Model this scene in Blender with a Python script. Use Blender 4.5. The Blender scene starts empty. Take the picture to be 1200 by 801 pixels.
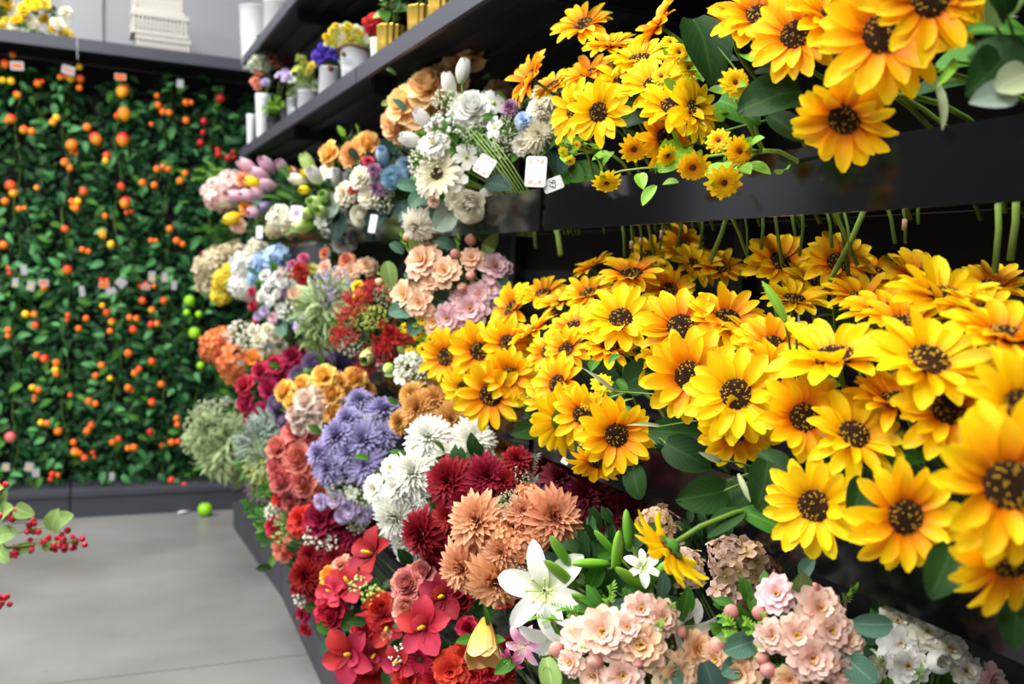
import bpy, math, random
from mathutils import Vector, Matrix, Quaternion, noise
rnd = random.Random(7)
PI = math.pi
scene = bpy.context.scene
COL = scene.collection

# ------------------------------------------------------------------ camera
FPX, VPX, VPY, SLOPE, CAMH = 1140.0, 100.0, 303.0, 0.045, 1.5
dY = Vector(((VPX-600)/FPX, -(VPY-400.5)/FPX, -1)).normalized()
up_c = Vector((1, -SLOPE, 0)).cross(dY).normalized()
if up_c.y < 0: up_c = -up_c
dX = dY.cross(up_c)
RW = Matrix((dX, dY, up_c))                 # camera axes -> world
CAM = Vector((0, 0, CAMH))
cd = bpy.data.cameras.new('camera'); cam = bpy.data.objects.new('camera', cd); COL.objects.link(cam)
cd.sensor_width = 36; cd.lens = FPX*36/1200; cd.clip_start = 0.02
cam.matrix_world = Matrix.Translation(CAM) @ RW.to_4x4()
cd.dof.use_dof = True; cd.dof.focus_distance = 1.42; cd.dof.aperture_fstop = 4.4
scene.camera = cam

# ------------------------------------------------------------------ world, lights, exposure
world = bpy.data.worlds.new('shop_light'); scene.world = world; world.use_nodes = True
bg = world.node_tree.nodes['Background']; bg.inputs[0].default_value = (0.90, 0.95, 1.0, 1); bg.inputs[1].default_value = 0.11
def area(name, loc, sx, sy, power, col=(1, .97, .92)):
    l = bpy.data.lights.new(name, 'AREA'); l.shape = 'RECTANGLE'; l.size = sx; l.size_y = sy; l.energy = power; l.color = col
    o = bpy.data.objects.new(name, l); COL.objects.link(o); o.location = loc; return o
for yy in (-0.6, 1.5, 3.6, 5.4):
    area('ceiling_tube_light', (-0.8, yy, 4.9), 0.5, 1.6, 85)
for yy in (-1.0, 2.0, 5.0):
    area('ceiling_tube_light', (-3.2, yy, 4.3), 0.5, 1.6, 170)
vs = scene.view_settings
vs.view_transform = 'Standard'; vs.look = 'None'; vs.gamma = 1; vs.exposure = 0.60; vs.use_curve_mapping = False

# ------------------------------------------------------------------ pixel rays (frame 1200 x 801)
def ray(px, py): return RW @ Vector(((px-600)/FPX, -(py-400.5)/FPX, -1))
def PX(px, py, x): d = ray(px, py); return CAM + d*(x/d.x)
def PY(px, py, y): d = ray(px, py); return CAM + d*(y/d.y)
def PZ(px, py, z): d = ray(px, py); return CAM + d*((z-CAMH)/d.z)
def zdepth(p): return -(RW.transposed() @ (p-CAM)).z
def camdir(fx, fy, away=False):
    k = fx*fx+fy*fy
    if k > .985: s = math.sqrt(.985/k); fx *= s; fy *= s; k = .985
    z = math.sqrt(1-k)
    return (RW @ Vector((fx, fy, -z if away else z))).normalized()

# ------------------------------------------------------------------ materials
def lin(h):
    h = h.lstrip('#'); o = []
    for i in (0, 2, 4):
        c = int(h[i:i+2], 16)/255
        o.append(c/12.92 if c <= .04045 else ((c+.055)/1.055)**2.4)
    return (*o, 1)
MATS = {}
def newmat(name):
    m = bpy.data.materials.new(name); m.use_nodes = True
    nt = m.node_tree; b = nt.nodes['Principled BSDF']
    return m, nt, b
def solid(name, col, rough=.5, metal=0, spec=.5, nz=0, nscale=20, bump=0):
    if name in MATS: return MATS[name]
    m, nt, b = newmat(name)
    b.inputs['Base Color'].default_value = lin(col); b.inputs['Roughness'].default_value = rough
    b.inputs['Metallic'].default_value = metal; b.inputs['Specular IOR Level'].default_value = spec
    if nz or bump:
        tc = nt.nodes.new('ShaderNodeTexCoord'); n = nt.nodes.new('ShaderNodeTexNoise'); n.inputs['Scale'].default_value = nscale; n.inputs['Detail'].default_value = 5
        nt.links.new(tc.outputs['Object'], n.inputs['Vector'])
        if nz:
            mx = nt.nodes.new('ShaderNodeMix'); mx.data_type = 'RGBA'
            c = lin(col); mx.inputs[6].default_value = tuple(v*(1-nz) for v in c[:3])+(1,); mx.inputs[7].default_value = tuple(min(1, v*(1+nz)) for v in c[:3])+(1,)
            nt.links.new(n.outputs['Fac'], mx.inputs[0]); nt.links.new(mx.outputs[2], b.inputs['Base Color'])
        if bump:
            bp = nt.nodes.new('ShaderNodeBump'); bp.inputs['Strength'].default_value = bump; bp.inputs['Distance'].default_value = .01
            nt.links.new(n.outputs['Fac'], bp.inputs['Height']); nt.links.new(bp.outputs[0], b.inputs['Normal'])
    MATS[name] = m; return m
def petal(name, c0, c1=None, c2=None, mid=.5, var=.16, rough=.65, trans=.22, hue=.012, spec=.25):
    """cloth petal: own colour from foot (uv.y 0) to tip (uv.y 1), a little different on each petal (uv.x)"""
    if name in MATS: return MATS[name]
    c1 = c1 or c0; c2 = c2 or c1
    m, nt, b = newmat(name); L = nt.links.new
    uv = nt.nodes.new('ShaderNodeUVMap'); sp = nt.nodes.new('ShaderNodeSeparateXYZ'); L(uv.outputs[0], sp.inputs[0])
    r = nt.nodes.new('ShaderNodeValToRGB'); e = r.color_ramp.elements
    e[0].color = lin(c0); e[0].position = .05; e[1].color = lin(c2); e[1].position = .97
    k = e.new(mid); k.color = lin(c1)
    L(sp.outputs[1], r.inputs[0])
    oi = nt.nodes.new('ShaderNodeObjectInfo')
    ad = nt.nodes.new('ShaderNodeMath'); ad.operation = 'ADD'; L(sp.outputs[0], ad.inputs[0]); L(oi.outputs['Random'], ad.inputs[1])
    mr = nt.nodes.new('ShaderNodeMapRange'); mr.inputs[1].default_value = 0; mr.inputs[2].default_value = 2; mr.inputs[3].default_value = 1-var; mr.inputs[4].default_value = 1+var*.7
    L(ad.outputs[0], mr.inputs[0])
    hs = nt.nodes.new('ShaderNodeHueSaturation'); L(r.outputs[0], hs.inputs['Color']); L(mr.outputs[0], hs.inputs['Value'])
    mh = nt.nodes.new('ShaderNodeMapRange'); mh.inputs[3].default_value = .5-hue; mh.inputs[4].default_value = .5+hue
    L(oi.outputs['Random'], mh.inputs[0]); L(mh.outputs[0], hs.inputs['Hue'])
    L(hs.outputs[0], b.inputs['Base Color'])
    b.inputs['Roughness'].default_value = rough; b.inputs['Specular IOR Level'].default_value = spec
    if trans:
        t = nt.nodes.new('ShaderNodeBsdfTranslucent'); L(hs.outputs[0], t.inputs[0])
        mx = nt.nodes.new('ShaderNodeMixShader'); mx.inputs[0].default_value = trans
        L(b.outputs[0], mx.inputs[1]); L(t.outputs[0], mx.inputs[2]); L(mx.outputs[0], nt.nodes['Material Output'].inputs[0])
    MATS[name] = m; return m
def leafmat(name, c, vein, rough=.6, var=.35, spec=.22):
    if name in MATS: return MATS[name]
    m, nt, b = newmat(name); L = nt.links.new
    uv = nt.nodes.new('ShaderNodeUVMap'); sp = nt.nodes.new('ShaderNodeSeparateXYZ'); L(uv.outputs[0], sp.inputs[0])
    # |x-.5| -> midrib ; side veins slant with y
    s1 = nt.nodes.new('ShaderNodeMath'); s1.operation = 'SUBTRACT'; s1.inputs[1].default_value = .5; L(sp.outputs[0], s1.inputs[0])
    ab = nt.nodes.new('ShaderNodeMath'); ab.operation = 'ABSOLUTE'; L(s1.outputs[0], ab.inputs[0])
    sub = nt.nodes.new('ShaderNodeMath'); sub.operation = 'SUBTRACT'; L(sp.outputs[1], sub.inputs[0]); L(ab.outputs[0], sub.inputs[1])
    mu = nt.nodes.new('ShaderNodeMath'); mu.operation = 'MULTIPLY'; mu.inputs[1].default_value = 44; L(sub.outputs[0], mu.inputs[0])
    si = nt.nodes.new('ShaderNodeMath'); si.operation = 'SINE'; L(mu.outputs[0], si.inputs[0])
    r1 = nt.nodes.new('ShaderNodeMapRange'); r1.inputs[1].default_value = .8; r1.inputs[2].default_value = 1; r1.inputs[4].default_value = .35; L(si.outputs[0], r1.inputs[0])
    r2 = nt.nodes.new('ShaderNodeMapRange'); r2.inputs[1].default_value = .05; r2.inputs[2].default_value = .0; r2.inputs[4].default_value = .8; L(ab.outputs[0], r2.inputs[0])
    mxv = nt.nodes.new('ShaderNodeMath'); mxv.operation = 'MAXIMUM'; L(r1.outputs[0], mxv.inputs[0]); L(r2.outputs[0], mxv.inputs[1])
    mx = nt.nodes.new('ShaderNodeMix'); mx.data_type = 'RGBA'; mx.inputs[6].default_value = lin(c); mx.inputs[7].default_value = lin(vein); L(mxv.outputs[0], mx.inputs[0])
    oi = nt.nodes.new('ShaderNodeObjectInfo'); gm = nt.nodes.new('ShaderNodeNewGeometry')
    ad = nt.nodes.new('ShaderNodeMath'); ad.operation = 'ADD'; L(oi.outputs['Random'], ad.inputs[0]); L(gm.outputs['Random Per Island'], ad.inputs[1])
    mr = nt.nodes.new('ShaderNodeMapRange'); mr.inputs[2].default_value = 2; mr.inputs[3].default_value = 1-var; mr.inputs[4].default_value = 1+var; L(ad.outputs[0], mr.inputs[0])
    hs = nt.nodes.new('ShaderNodeHueSaturation'); L(mx.outputs[2], hs.inputs['Color']); L(mr.outputs[0], hs.inputs['Value'])
    L(hs.outputs[0], b.inputs['Base Color']); b.inputs['Roughness'].default_value = rough; b.inputs['Specular IOR Level'].default_value = spec
    t = nt.nodes.new('ShaderNodeBsdfTranslucent'); L(hs.outputs[0], t.inputs[0])
    ms = nt.nodes.new('ShaderNodeMixShader'); ms.inputs[0].default_value = .15
    L(b.outputs[0], ms.inputs[1]); L(t.outputs[0], ms.inputs[2]); L(ms.outputs[0], nt.nodes['Material Output'].inputs[0])
    MATS[name] = m; return m

BLACK = solid('black_steel', '#1d1d22', .45, 0, .4, .15, 6)
LIP = solid('shelf_edge_steel', '#3c3e4a', .42, 0, .5, .1, 8)
GLOSS = solid('black_acrylic', '#0b0b0d', .12, 0, .5)
PLINTH = solid('plinth_grey', '#3b3c46', .5, 0, .4, .12, 5)
BACKP = solid('back_panel_black', '#141418', .6, 0, .3, .2, 4)
WALLM = solid('grey_wall_paint', '#8e9198', .8, 0, .2, .04, 2)
CONC = None
STEMG = solid('stem_green', '#5b7a2c', .5, 0, .3, .3, 60)
STEML = solid('stem_light', '#86a548', .5, 0, .3, .25, 60)
STEMB = solid('stem_brown', '#5a4a2c', .6, 0, .3, .3, 60)
WHITEC = solid('white_ceramic', '#c6c9cf', .4, 0, .4)
GOLD = solid('gold_metal', '#f6d060', .28, .85)
POTBLK = solid('black_pot', '#26282c', .5)
ROPE = solid('brown_rope', '#6b543d', .9, 0, .1, .35, 120, .4)
ZINC = solid('zinc', '#aab0b6', .4, .6)
PAPER = solid('white_paper', '#cfcfd4', .6, 0, .3)
ORPR = solid('orange_print', '#f07a2a', .6)
INK = solid('ink', '#333338', .7)
TAGP = solid('pink_print', '#e2a0a0', .7)
TAGY = solid('sand_print', '#d8c28a', .7)
TAPE = solid('pale_paper_band', '#d9b08c', .7)

L_DARK = leafmat('leaf_dark', '#1e3f18', '#355c24')
L_MID = leafmat('leaf_mid', '#3a6f22', '#669438')
L_LIGHT = leafmat('leaf_light', '#7c9a55', '#a9bf84')
L_TEAL = leafmat('leaf_teal', '#4c7260', '#7a9c86', .65)
L_GREY = leafmat('leaf_grey', '#8a9c90', '#a9b8ad', .65)
L_BLUEG = leafmat('leaf_bluegreen', '#2b453e', '#46645a', .6)
L_VINE = leafmat('leaf_vine', '#43834a', '#74aa70', .5, .5)
L_VINE2 = leafmat('leaf_vine_deep', '#1f4f29', '#34693a', .5, .4)
L_SAGE = leafmat('leaf_sage', '#a3b883', '#c4d2a6', .6)
L_PALE = leafmat('sepal_pale', '#aab88e', '#c4cdb0', .6, .2)
L_FRESH = leafmat('leaf_fresh', '#7fb53a', '#a6d060', .45)

# ------------------------------------------------------------------ mesh building
class MB:
    def __init__(s): s.v = []; s.f = []; s.uv = []; s.m = []
    def add(s, verts, faces, uvs, mi=0):
        o = len(s.v); s.v += verts; s.uv += uvs
        for f in faces: s.f.append(tuple(i+o for i in f)); s.m.append(mi)
    def mesh(s, name, mats, smooth=True):
        me = bpy.data.meshes.new(name); me.from_pydata(s.v, [], s.f)
        ul = me.uv_layers.new(name='UVMap')
        vi = [0]*len(me.loops); me.loops.foreach_get('vertex_index', vi)
        flat = []
        for i in vi: flat += s.uv[i]
        ul.data.foreach_set('uv', flat)
        if smooth: me.polygons.foreach_set('use_smooth', [True]*len(me.polygons))
        me.polygons.foreach_set('material_index', s.m)
        for mt in (mats if isinstance(mats, (list, tuple)) else [mats]): me.materials.append(mt)
        me.update(); return me
    def box(s, x0, x1, y0, y1, z0, z1, mi=0):
        v = [(x, y, z) for z in (z0, z1) for y in (y0, y1) for x in (x0, x1)]
        f = [(0, 2, 3, 1), (4, 5, 7, 6), (0, 1, 5, 4), (2, 6, 7, 3), (0, 4, 6, 2), (1, 3, 7, 5)]
        s.add(v, f, [(.5, .5)]*8, mi); return s
    def prism(s, poly, z0, z1, mi=0):
        n = len(poly); v = [(x, y, z0) for x, y in poly]+[(x, y, z1) for x, y in poly]
        f = [tuple(range(n-1, -1, -1)), tuple(range(n, 2*n))]+[(i, (i+1) % n, (i+1) % n+n, i+n) for i in range(n)]
        s.add(v, f, [(.5, .5)]*(2*n), mi); return s
    def tube(s, pts, rads, n=5, mi=0, cap=True):
        pts = [Vector(p) for p in pts]
        if not isinstance(rads, (list, tuple)): rads = [rads]*len(pts)
        v = []; uv = []
        for i, p in enumerate(pts):
            t = (pts[min(i+1, len(pts)-1)]-pts[max(i-1, 0)]).normalized()
            a = t.orthogonal().normalized() if i == 0 else (a-t*a.dot(t)).normalized()
            b = t.cross(a)
            for k in range(n):
                q = p+(a*math.cos(2*PI*k/n)+b*math.sin(2*PI*k/n))*rads[i]; v.append(tuple(q)); uv.append((k/n, i/(len(pts)-1)))
        f = [(i*n+k, i*n+(k+1) % n, (i+1)*n+(k+1) % n, (i+1)*n+k) for i in range(len(pts)-1) for k in range(n)]
        if cap: f += [tuple(range(n-1, -1, -1)), tuple(range(len(pts)*n-n, len(pts)*n))]
        s.add(v, f, uv, mi); return s
    def lathe(s, prof, n=20, mi=0, at=(0, 0, 0), flute=0, fn=0):
        v = []; uv = []
        for i, (r, z) in enumerate(prof):
            for k in range(n):
                a = 2*PI*k/n; rr = r*(1+flute*math.cos(fn*a)) if flute else r
                v.append((at[0]+rr*math.cos(a), at[1]+rr*math.sin(a), at[2]+z)); uv.append((k/n, i/(len(prof)-1)))
        f = [(i*n+k, i*n+(k+1) % n, (i+1)*n+(k+1) % n, (i+1)*n+k) for i in range(len(prof)-1) for k in range(n)]
        s.add(v, f, uv, mi); return s
    def ball(s, c, r, mi=0, n=6, rings=4, sz=1.0, ux=None):
        u = rnd.random() if ux is None else ux
        v = [(c[0], c[1], c[2]-r*sz)]; uv = [(u, 0)]
        for i in range(1, rings):
            th = PI*i/rings
            for k in range(n):
                a = 2*PI*k/n; v.append((c[0]+r*math.sin(th)*math.cos(a), c[1]+r*math.sin(th)*math.sin(a), c[2]-r*sz*math.cos(th))); uv.append((u, i/rings))
        v.append((c[0], c[1], c[2]+r*sz)); uv.append((u, 1)); T = len(v)-1
        f = [(0, 1+(k+1) % n, 1+k) for k in range(n)]
        for i in range(rings-2):
            f += [(1+i*n+k, 1+i*n+(k+1) % n, 1+(i+1)*n+(k+1) % n, 1+(i+1)*n+k) for k in range(n)]
        o = 1+(rings-2)*n
        f += [(o+k, o+(k+1) % n, T) for k in range(n)]
        s.add(v, f, uv, mi); return s
    def petal(s, az=0, r0=0., z0=0., L=1., W=.3, a0=0., a1=0., pa=.6, pb=.5, cup=0., nl=4, nw=2, ruf=0., mi=0, M=None, across=False, twist=0., notch=0.):
        """strip growing outward from the axis, bending from angle a0 to a1 (radians above flat)"""
        u0 = rnd.random(); v = []; uv = []
        x = r0; z = z0; pk = pa/(pa+pb); norm = (pk**pa)*((1-pk)**pb)
        ca, sa = math.cos(az), math.sin(az); ph = rnd.random()*6
        for i in range(nl+1):
            t = i/nl; ang = a0+(a1-a0)*t
            if i: x += math.cos(ang)*L/nl; z += math.sin(ang)*L/nl
            tt = min(max(t, .04), .990)
            w = W*(tt**pa)*((1-tt)**pb)/norm
            for j in range(nw+1):
                q = 2*j/nw-1
                off = cup*w*(q*q)+ruf*L*t*math.sin(q*5+ph+i)+twist*w*q*t
                xx = x-math.sin(ang)*off; zz = z+math.cos(ang)*off; yy = w*q
                if notch and i == nl and abs(q) < .3: xx -= math.cos(ang)*notch*L; zz -= math.sin(ang)*notch*L
                p = (xx*ca-yy*sa, xx*sa+yy*ca, zz)
                if M is not None: p = tuple(M @ Vector(p))
                v.append(p); uv.append((j/nw if across else u0, t))
        n = nw+1
        f = [(i*n+j, i*n+j+1, (i+1)*n+j+1, (i+1)*n+j) for i in range(nl) for j in range(nw)]
        s.add(v, f, uv, mi); return s
    def cup(s, az, dphi, r, h, z0=0., lip=0., closed=0., nl=4, nw=4, mi=0, jag=.06):
        """petal wrapped round the axis like a piece of a bowl"""
        u0 = rnd.random(); v = []; uv = []; ph = rnd.random()*6
        for i in range(nl+1):
            t = i/nl
            for j in range(nw+1):
                q = 2*j/nw-1
                hh = h*(1-.16*q*q+jag*math.sin(q*4+ph))
                rr = r*(.30+.75*math.sin(min(t*1.9, PI/2))-closed*t*t)+lip*t**3*(1+.3*math.sin(q*3+ph))
                a = az+dphi*q*(.5+.5*math.sin(min(1, t*1.6)*PI/2))
                v.append((rr*math.cos(a), rr*math.sin(a), z0+hh*t-lip*.45*t**4)); uv.append((u0, t))
        n = nw+1
        s.add(v, [(i*n+j, i*n+j+1, (i+1)*n+j+1, (i+1)*n+j) for i in range(nl) for j in range(nw)], uv, mi); return s

def R(a, b): return rnd.uniform(a, b)
def link(name, me, parent=None, M=None, mat=None, kind=None):
    o = bpy.data.objects.new(name, me); COL.objects.link(o)
    if parent is not None: o.parent = parent
    if M is not None: o.matrix_basis = M
    if mat is not None and o.material_slots:
        for i, mt in enumerate(mat if isinstance(mat, (list, tuple)) else [mat]):
            if i < len(o.material_slots): o.material_slots[i].link = 'OBJECT'; o.material_slots[i].material = mt
    if kind: o['kind'] = kind
    return o
def thing(name, label, cat, loc=(0, 0, 0), group=None):
    o = bpy.data.objects.new(name, None); o.empty_display_size = .05; COL.objects.link(o); o.location = loc
    o['label'] = label; o['category'] = cat
    if group: o['group'] = group
    return o
def tag(o, label, cat, group=None):
    o['label'] = label; o['category'] = cat
    if group: o['group'] = group
    return o
def struct(o): o['kind'] = 'structure'; return o
def XF(p, d, s=1., spin=None, sz=None):
    q = Vector(d).to_track_quat('Z', 'Y'); sp = R(0, 2*PI) if spin is None else spin
    S = Matrix.Diagonal((s, s, s if sz is None else sz, 1))
    return Matrix.Translation(p) @ q.to_matrix().to_4x4() @ Matrix.Rotation(sp, 4, 'Z') @ S
def XDIR(p, d, nrm, s=1.):
    """local +X along d, local +Z near nrm"""
    x = Vector(d).normalized(); n = Vector(nrm); z = (n-x*n.dot(x)); z = z.normalized() if z.length > 1e-4 else x.orthogonal().normalized(); y = z.cross(x)
    return Matrix.Translation(p) @ Matrix((x, y, z)).transposed().to_4x4() @ Matrix.Scale(s, 4)

# ------------------------------------------------------------------ flower shapes (radius about 1, facing +Z)
P0 = petal('petal_plain', '#ffffff')
SHAPES = {}
def shape(key, fn, n=3, mats=None):
    SHAPES[key] = []
    for i in range(n):
        m = MB(); fn(m); SHAPES[key].append(m.mesh(key, mats or [P0, P0]))
def f_mum(counts, L0, L1, W, pb=.7, cup=.35, nl=3):
    def fn(m):
        K = len(counts)
        for k, c in enumerate(counts):
            f = k/(K-1); L = L0+(L1-L0)*f
            for i in range(c):
                el = -.25+1.45*f+R(-.13, .13)
                m.petal(2*PI*(i+.5*(k % 2)+R(-.2, .2))/c, .10*(1-f)+.02, .05+.22*f, L*R(.88, 1.1), W*R(.85, 1.15)*(1-.35*f), el+.35, el-.35+.5*f, .55, pb, cup, nl, 2)
    return fn
shape('mum', f_mum([20, 20, 20, 19, 18, 16, 13, 9], .98, .48, .12, .55, .5), 3)
shape('mum_fine', f_mum([24, 24, 24, 24, 22, 20, 16, 12], 1.0, .50, .10, .5, .5), 3)
shape('dahlia', f_mum([14, 15, 15, 15, 14, 12, 10, 7], 1.0, .46, .165, .75, .45), 3)
def f_rose(m):
    a = R(0, 6)
    for (n, L, W, e0, e1, z) in [(5, .92, .56, .55, -.35, -.28), (5, .86, .52, .95, .05, -.26), (5, .78, .46, 1.25, .55, -.24)]:
        a += .6
        for i in range(n):
            d = R(-.12, .12); m.petal(a+2*PI*i/n+R(-.12, .12), .10, z, L*R(.94, 1.06), W, e0+d, e1+d, .62, .20, .45, 5, 4, .018)
    for (r, h, z, lip, n, dp, cl) in [(.40, .86, -.22, .09, 4, .95, .08), (.28, .90, -.2, .05, 4, 1.0, .10), (.18, .92, -.2, .03, 3, 1.2, .1), (.09, .92, -.2, .0, 2, 1.6, .1)]:
        a = R(0, 6)
        for i in range(n): m.cup(a+2*PI*i/n+R(-.12, .12), dp, r*R(.95, 1.06), h*R(.93, 1.05), z, lip*R(.6, 1.3), cl)
shape('rose', f_rose, 3)
def f_ranun(m):
    for k in range(7):
        n = (7, 7, 6, 6, 5, 4, 3)[k]; a = R(0, 6)
        for i in range(n): m.petal(a+2*PI*i/n+R(-.1, .1), .08, -.35+.04*k, (1.12, 1.08, 1.04, 1.0, .96, .92, .88)[k], .48-.04*k, .05+.2*k+R(-.06, .06), 1.0+.13*k, .55, .16, .4, 5, 4, .012)
shape('ranunculus', f_ranun, 2)
def f_carn(m):
    for k, c in enumerate([9, 9, 8, 7, 6, 5]):
        f = k/5
        for i in range(c):
            el = -.1+1.4*f+R(-.2, .2)
            m.petal(2*PI*(i+.5*(k % 2)+R(-.25, .25))/c, .03, .03+.15*f, (.98-.35*f)*R(.88, 1.1), .34*R(.85, 1.15)*(1-.3*f), el+.3, el-.3, .75, .16, .3, 4, 4, .05)
shape('carnation', f_carn, 3)
def f_hyd(nf, rad, pw):
    def fn(m):
        for i in range(nf):
            z = 1-1.45*(i+.5)/nf; a = i*2.39996+R(-.2, .2); r = math.sqrt(max(0, 1-z*z)); d = Vector((r*math.cos(a), r*math.sin(a), z))
            M = XF(d*R(.72, 1.0), (d+Vector((R(-.55, .55), R(-.55, .55), R(-.55, .55)))), rad*R(.8, 1.15))
            for k in range(4): m.petal(k*PI/2, .05, 0, 1, pw, .35, -.15, .7, .22, .25, 2, 2, 0, 0, M)
            m.ball(tuple(M @ Vector((0, 0, .12))), rad*.13, 0, 4, 2)
    return fn
shape('hydrangea', f_hyd(50, .34, .46), 3)
shape('hydrangea_open', f_hyd(26, .42, .50), 3)
def f_tulip(m):
    for r, n, z in ((.50, 3, 0), (.44, 3, .03)):
        a = R(0, 6)
        for i in range(n): m.cup(a+2*PI*i/n, 1.05, r, 1.5, z, .0, .55, 5, 4, jag=.02)
shape('tulip', f_tulip, 2)
def f_bell(m):
    for r, n in ((.46, 4), (.42, 3)):
        a = R(0, 6)
        for i in range(n): m.cup(a+2*PI*i/n, .95, r, 1.55, 0, .16, .06, 9, 8, jag=.06)
shape('bell', f_bell, 2)
def f_blossom(m):
    for k, (c, L, W) in enumerate([(6, .98, .44), (6, .80, .38), (5, .55, .28), (3, .35, .2)]):
        for i in range(c):
            el = .05+.38*k+R(-.15, .15)
            m.petal(2*PI*(i+.5*k+R(-.15, .15))/c, .04, .04*k, L*R(.9, 1.1), W, el+.35, el-.25, .75, .20, .3, 4, 4, .035, notch=.08)
    for i in range(9): a = R(0, 6); m.tube([(0, 0, .1), (.13*math.cos(a), .13*math.sin(a), .42)], [.015, .028], 4, 1)
shape('blossom', f_blossom, 3)
def f_five(m):
    for i in range(5): m.petal(2*PI*i/5+R(-.1, .1), .08, 0, .92, .40, .4, -.15, .75, .25, .2, 3, 2, 0)
    m.ball((0, 0, .1), .16, 1, 6, 3)
shape('five_petal', f_five, 2)
def f_daisy(m):
    for k in range(2):
        for i in range(16): m.petal(2*PI*(i+.5*k+R(-.2, .2))/16, .15, .05*k, .82*R(.9, 1.08), .13, .15+.25*k, -.15+.1*k, .5, .3, .3, 3, 2)
    for i in range(60):
        r = .26*math.sqrt((i+.5)/60); a = i*2.4; m.ball((r*math.cos(a), r*math.sin(a), .10+.06*(1-(r/.26)**2)), .042, 1, 4, 2)
shape('daisy', f_daisy, 2)
def f_gerbera(m):
    for k in range(3):
        for i in range(13): m.petal(2*PI*(i+.5*k+R(-.2, .2))/13, .12, .05*k, (.88-.16*k)*R(.9, 1.08), .17, .15+.25*k, -.25+.1*k, .5, .35, .3, 3, 2)
    m.ball((0, 0, .12), .18, 1, 8, 4, .5)
shape('gerbera', f_gerbera, 2)
def f_lily(m):
    for i in range(6):
        a = 2*PI*i/6+.3; m.tube([(0, 0, .1), (.14*math.cos(a), .14*math.sin(a), .45), (.26*math.cos(a), .26*math.sin(a), .72)], .014, 4, 1)
        m.ball((.27*math.cos(a), .27*math.sin(a), .74), .045, 1, 5, 3, .6)
    m.lathe([(.03, -.25), (.07, -.1), (.10, .06), (.04, .1)], 8, 0)
shape('lily', f_lily, 1)
def f_orchid(m):
    m.petal(R(0, 6), .02, .02, .5, .3, 1.1, .3, .7, .3, .5, 4, 4, .04)
    m.tube([(0, 0, .05), (.04, 0, .3), (.1, .02, .55)], [.06, .08, .05], 6, 1)
shape('orchid', f_orchid, 3)
LOOSE = {}          # petals that stand apart: (meshes, azimuths)
def loose(key, fn, az):
    L = []
    for k in range(4): m = MB(); fn(m, k); L.append(m.mesh('petal', [P0]))
    LOOSE[key] = (L, az)
loose('lily', lambda m, k: m.petal(0, .05, .0 if k % 2 else .03, 1.15*R(.95, 1.05), .29 if k % 2 else .22, .85, -.55, .7, .75, .3, 7, 4, .012), [2*PI*i/6 for i in range(6)])
loose('orchid', lambda m, k: m.petal(0, .05, 0, 1.0*R(.92, 1.06), .40 if k % 2 else .34, .75, -.05, .75, .6, .4, 5, 4, .01), [2*PI*i/5 for i in range(5)])
def f_bud(m): m.lathe([(.02, 0), (.40, .12), (.62, .45), (.60, .8), (.42, 1.1), (.16, 1.3), (.02, 1.36)], 9)
def f_bud2(m):
    f_bud(m)
    for i in range(5): m.petal(2*PI*i/5, .18, .0, .62, .2, .55, 1.3, .6, .7, .2, 3, 2, mi=1)
shape('bud', f_bud2, 1)
def f_lbud(m):
    n = 12; prof = [(.03, 0), (.12, .1), (.17, .5), (.19, 1.0), (.165, 1.5), (.10, 1.85), (.02, 2.0)]
    m.lathe(prof, n, flute=.10, fn=3)
shape('lily_bud', f_lbud, 1)
def f_leaf(pa, pb, W, a0=.25, a1=-.35, cup=.35, ruf=0.):
    return lambda m: m.petal(0, 0, 0, 1, W, a0, a1, pa, pb, cup, 6, 4, ruf, across=True)
LM = [L_MID]
shape('leaf_lens', f_leaf(.7, .8, .26), 1, LM); shape('leaf_oval', f_leaf(.55, .45, .33), 1, LM)
shape('leaf_heart', f_leaf(.35, .75, .42, .2, -.5, .2, .01), 1, LM); shape('leaf_long', f_leaf(.6, .7, .10, .35, -.5, .5), 1, LM)
shape('leaf_blade', f_leaf(.5, .8, .055, .4, -.4, .5), 1, LM)
shape('leaf_wavy', lambda m: m.petal(0, 0, 0, 1, .34, .35, -.6, .5, .7, .3, 9, 4, .03, across=True), 1, LM)
shape('leaf_cheap', lambda m: m.petal(0, 0, 0, 1, .27, .3, -.5, .55, .95, .35, 4, 2, across=True), 1, LM)
def f_foliage(n, L, kind):
    def fn(m):
        for i in range(n):
            z = R(-.3, 1); a = R(0, 6.28); r = math.sqrt(max(0, 1-min(1, z*z))); d = Vector((r*math.cos(a), r*math.sin(a), z))
            M = XDIR(d*R(.25, .75), d+Vector((R(-.6, .6), R(-.6, .6), R(-.6, .6))), Vector((R(-1, 1), R(-1, 1), 1)), L*R(.7, 1.2))
            if kind == 0: m.petal(0, 0, 0, 1, .28, .3, -.4, .6, .7, .3, 3, 2, M=M, across=True)
            else: m.petal(0, 0, 0, 1, .09, .3, -.4, .6, .7, .3, 3, 2, M=M, across=True)
    return fn
shape('foliage_ball', f_foliage(120, .34, 0), 3, LM)
shape('grass_ball', f_foliage(150, .62, 1), 3, LM)
def f_spray(n, br, stem=True):
    def fn(m):
        for i in range(n):
            z = 1-1.2*(i+.5)/n; a = i*2.39996; r = math.sqrt(max(0, 1-z*z)); d = Vector((r*math.cos(a), r*math.sin(a), z))
            tip = d*R(.7, 1.05)
            m.tube([tuple(d*.15), tuple(d*.5+Vector((R(-.08, .08), R(-.08, .08), .05))), tuple(tip)], .012, 3, 1, False)
            for k in range(5):
                m.ball(tuple(tip+Vector((R(-.14, .14), R(-.14, .14), R(-.14, .14)))), br*R(.6, 1.2), 0, 5, 3)
    return fn
shape('bead_spray', f_spray(34, .055), 2)
shape('floret_spray', f_spray(22, .10), 2)
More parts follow.
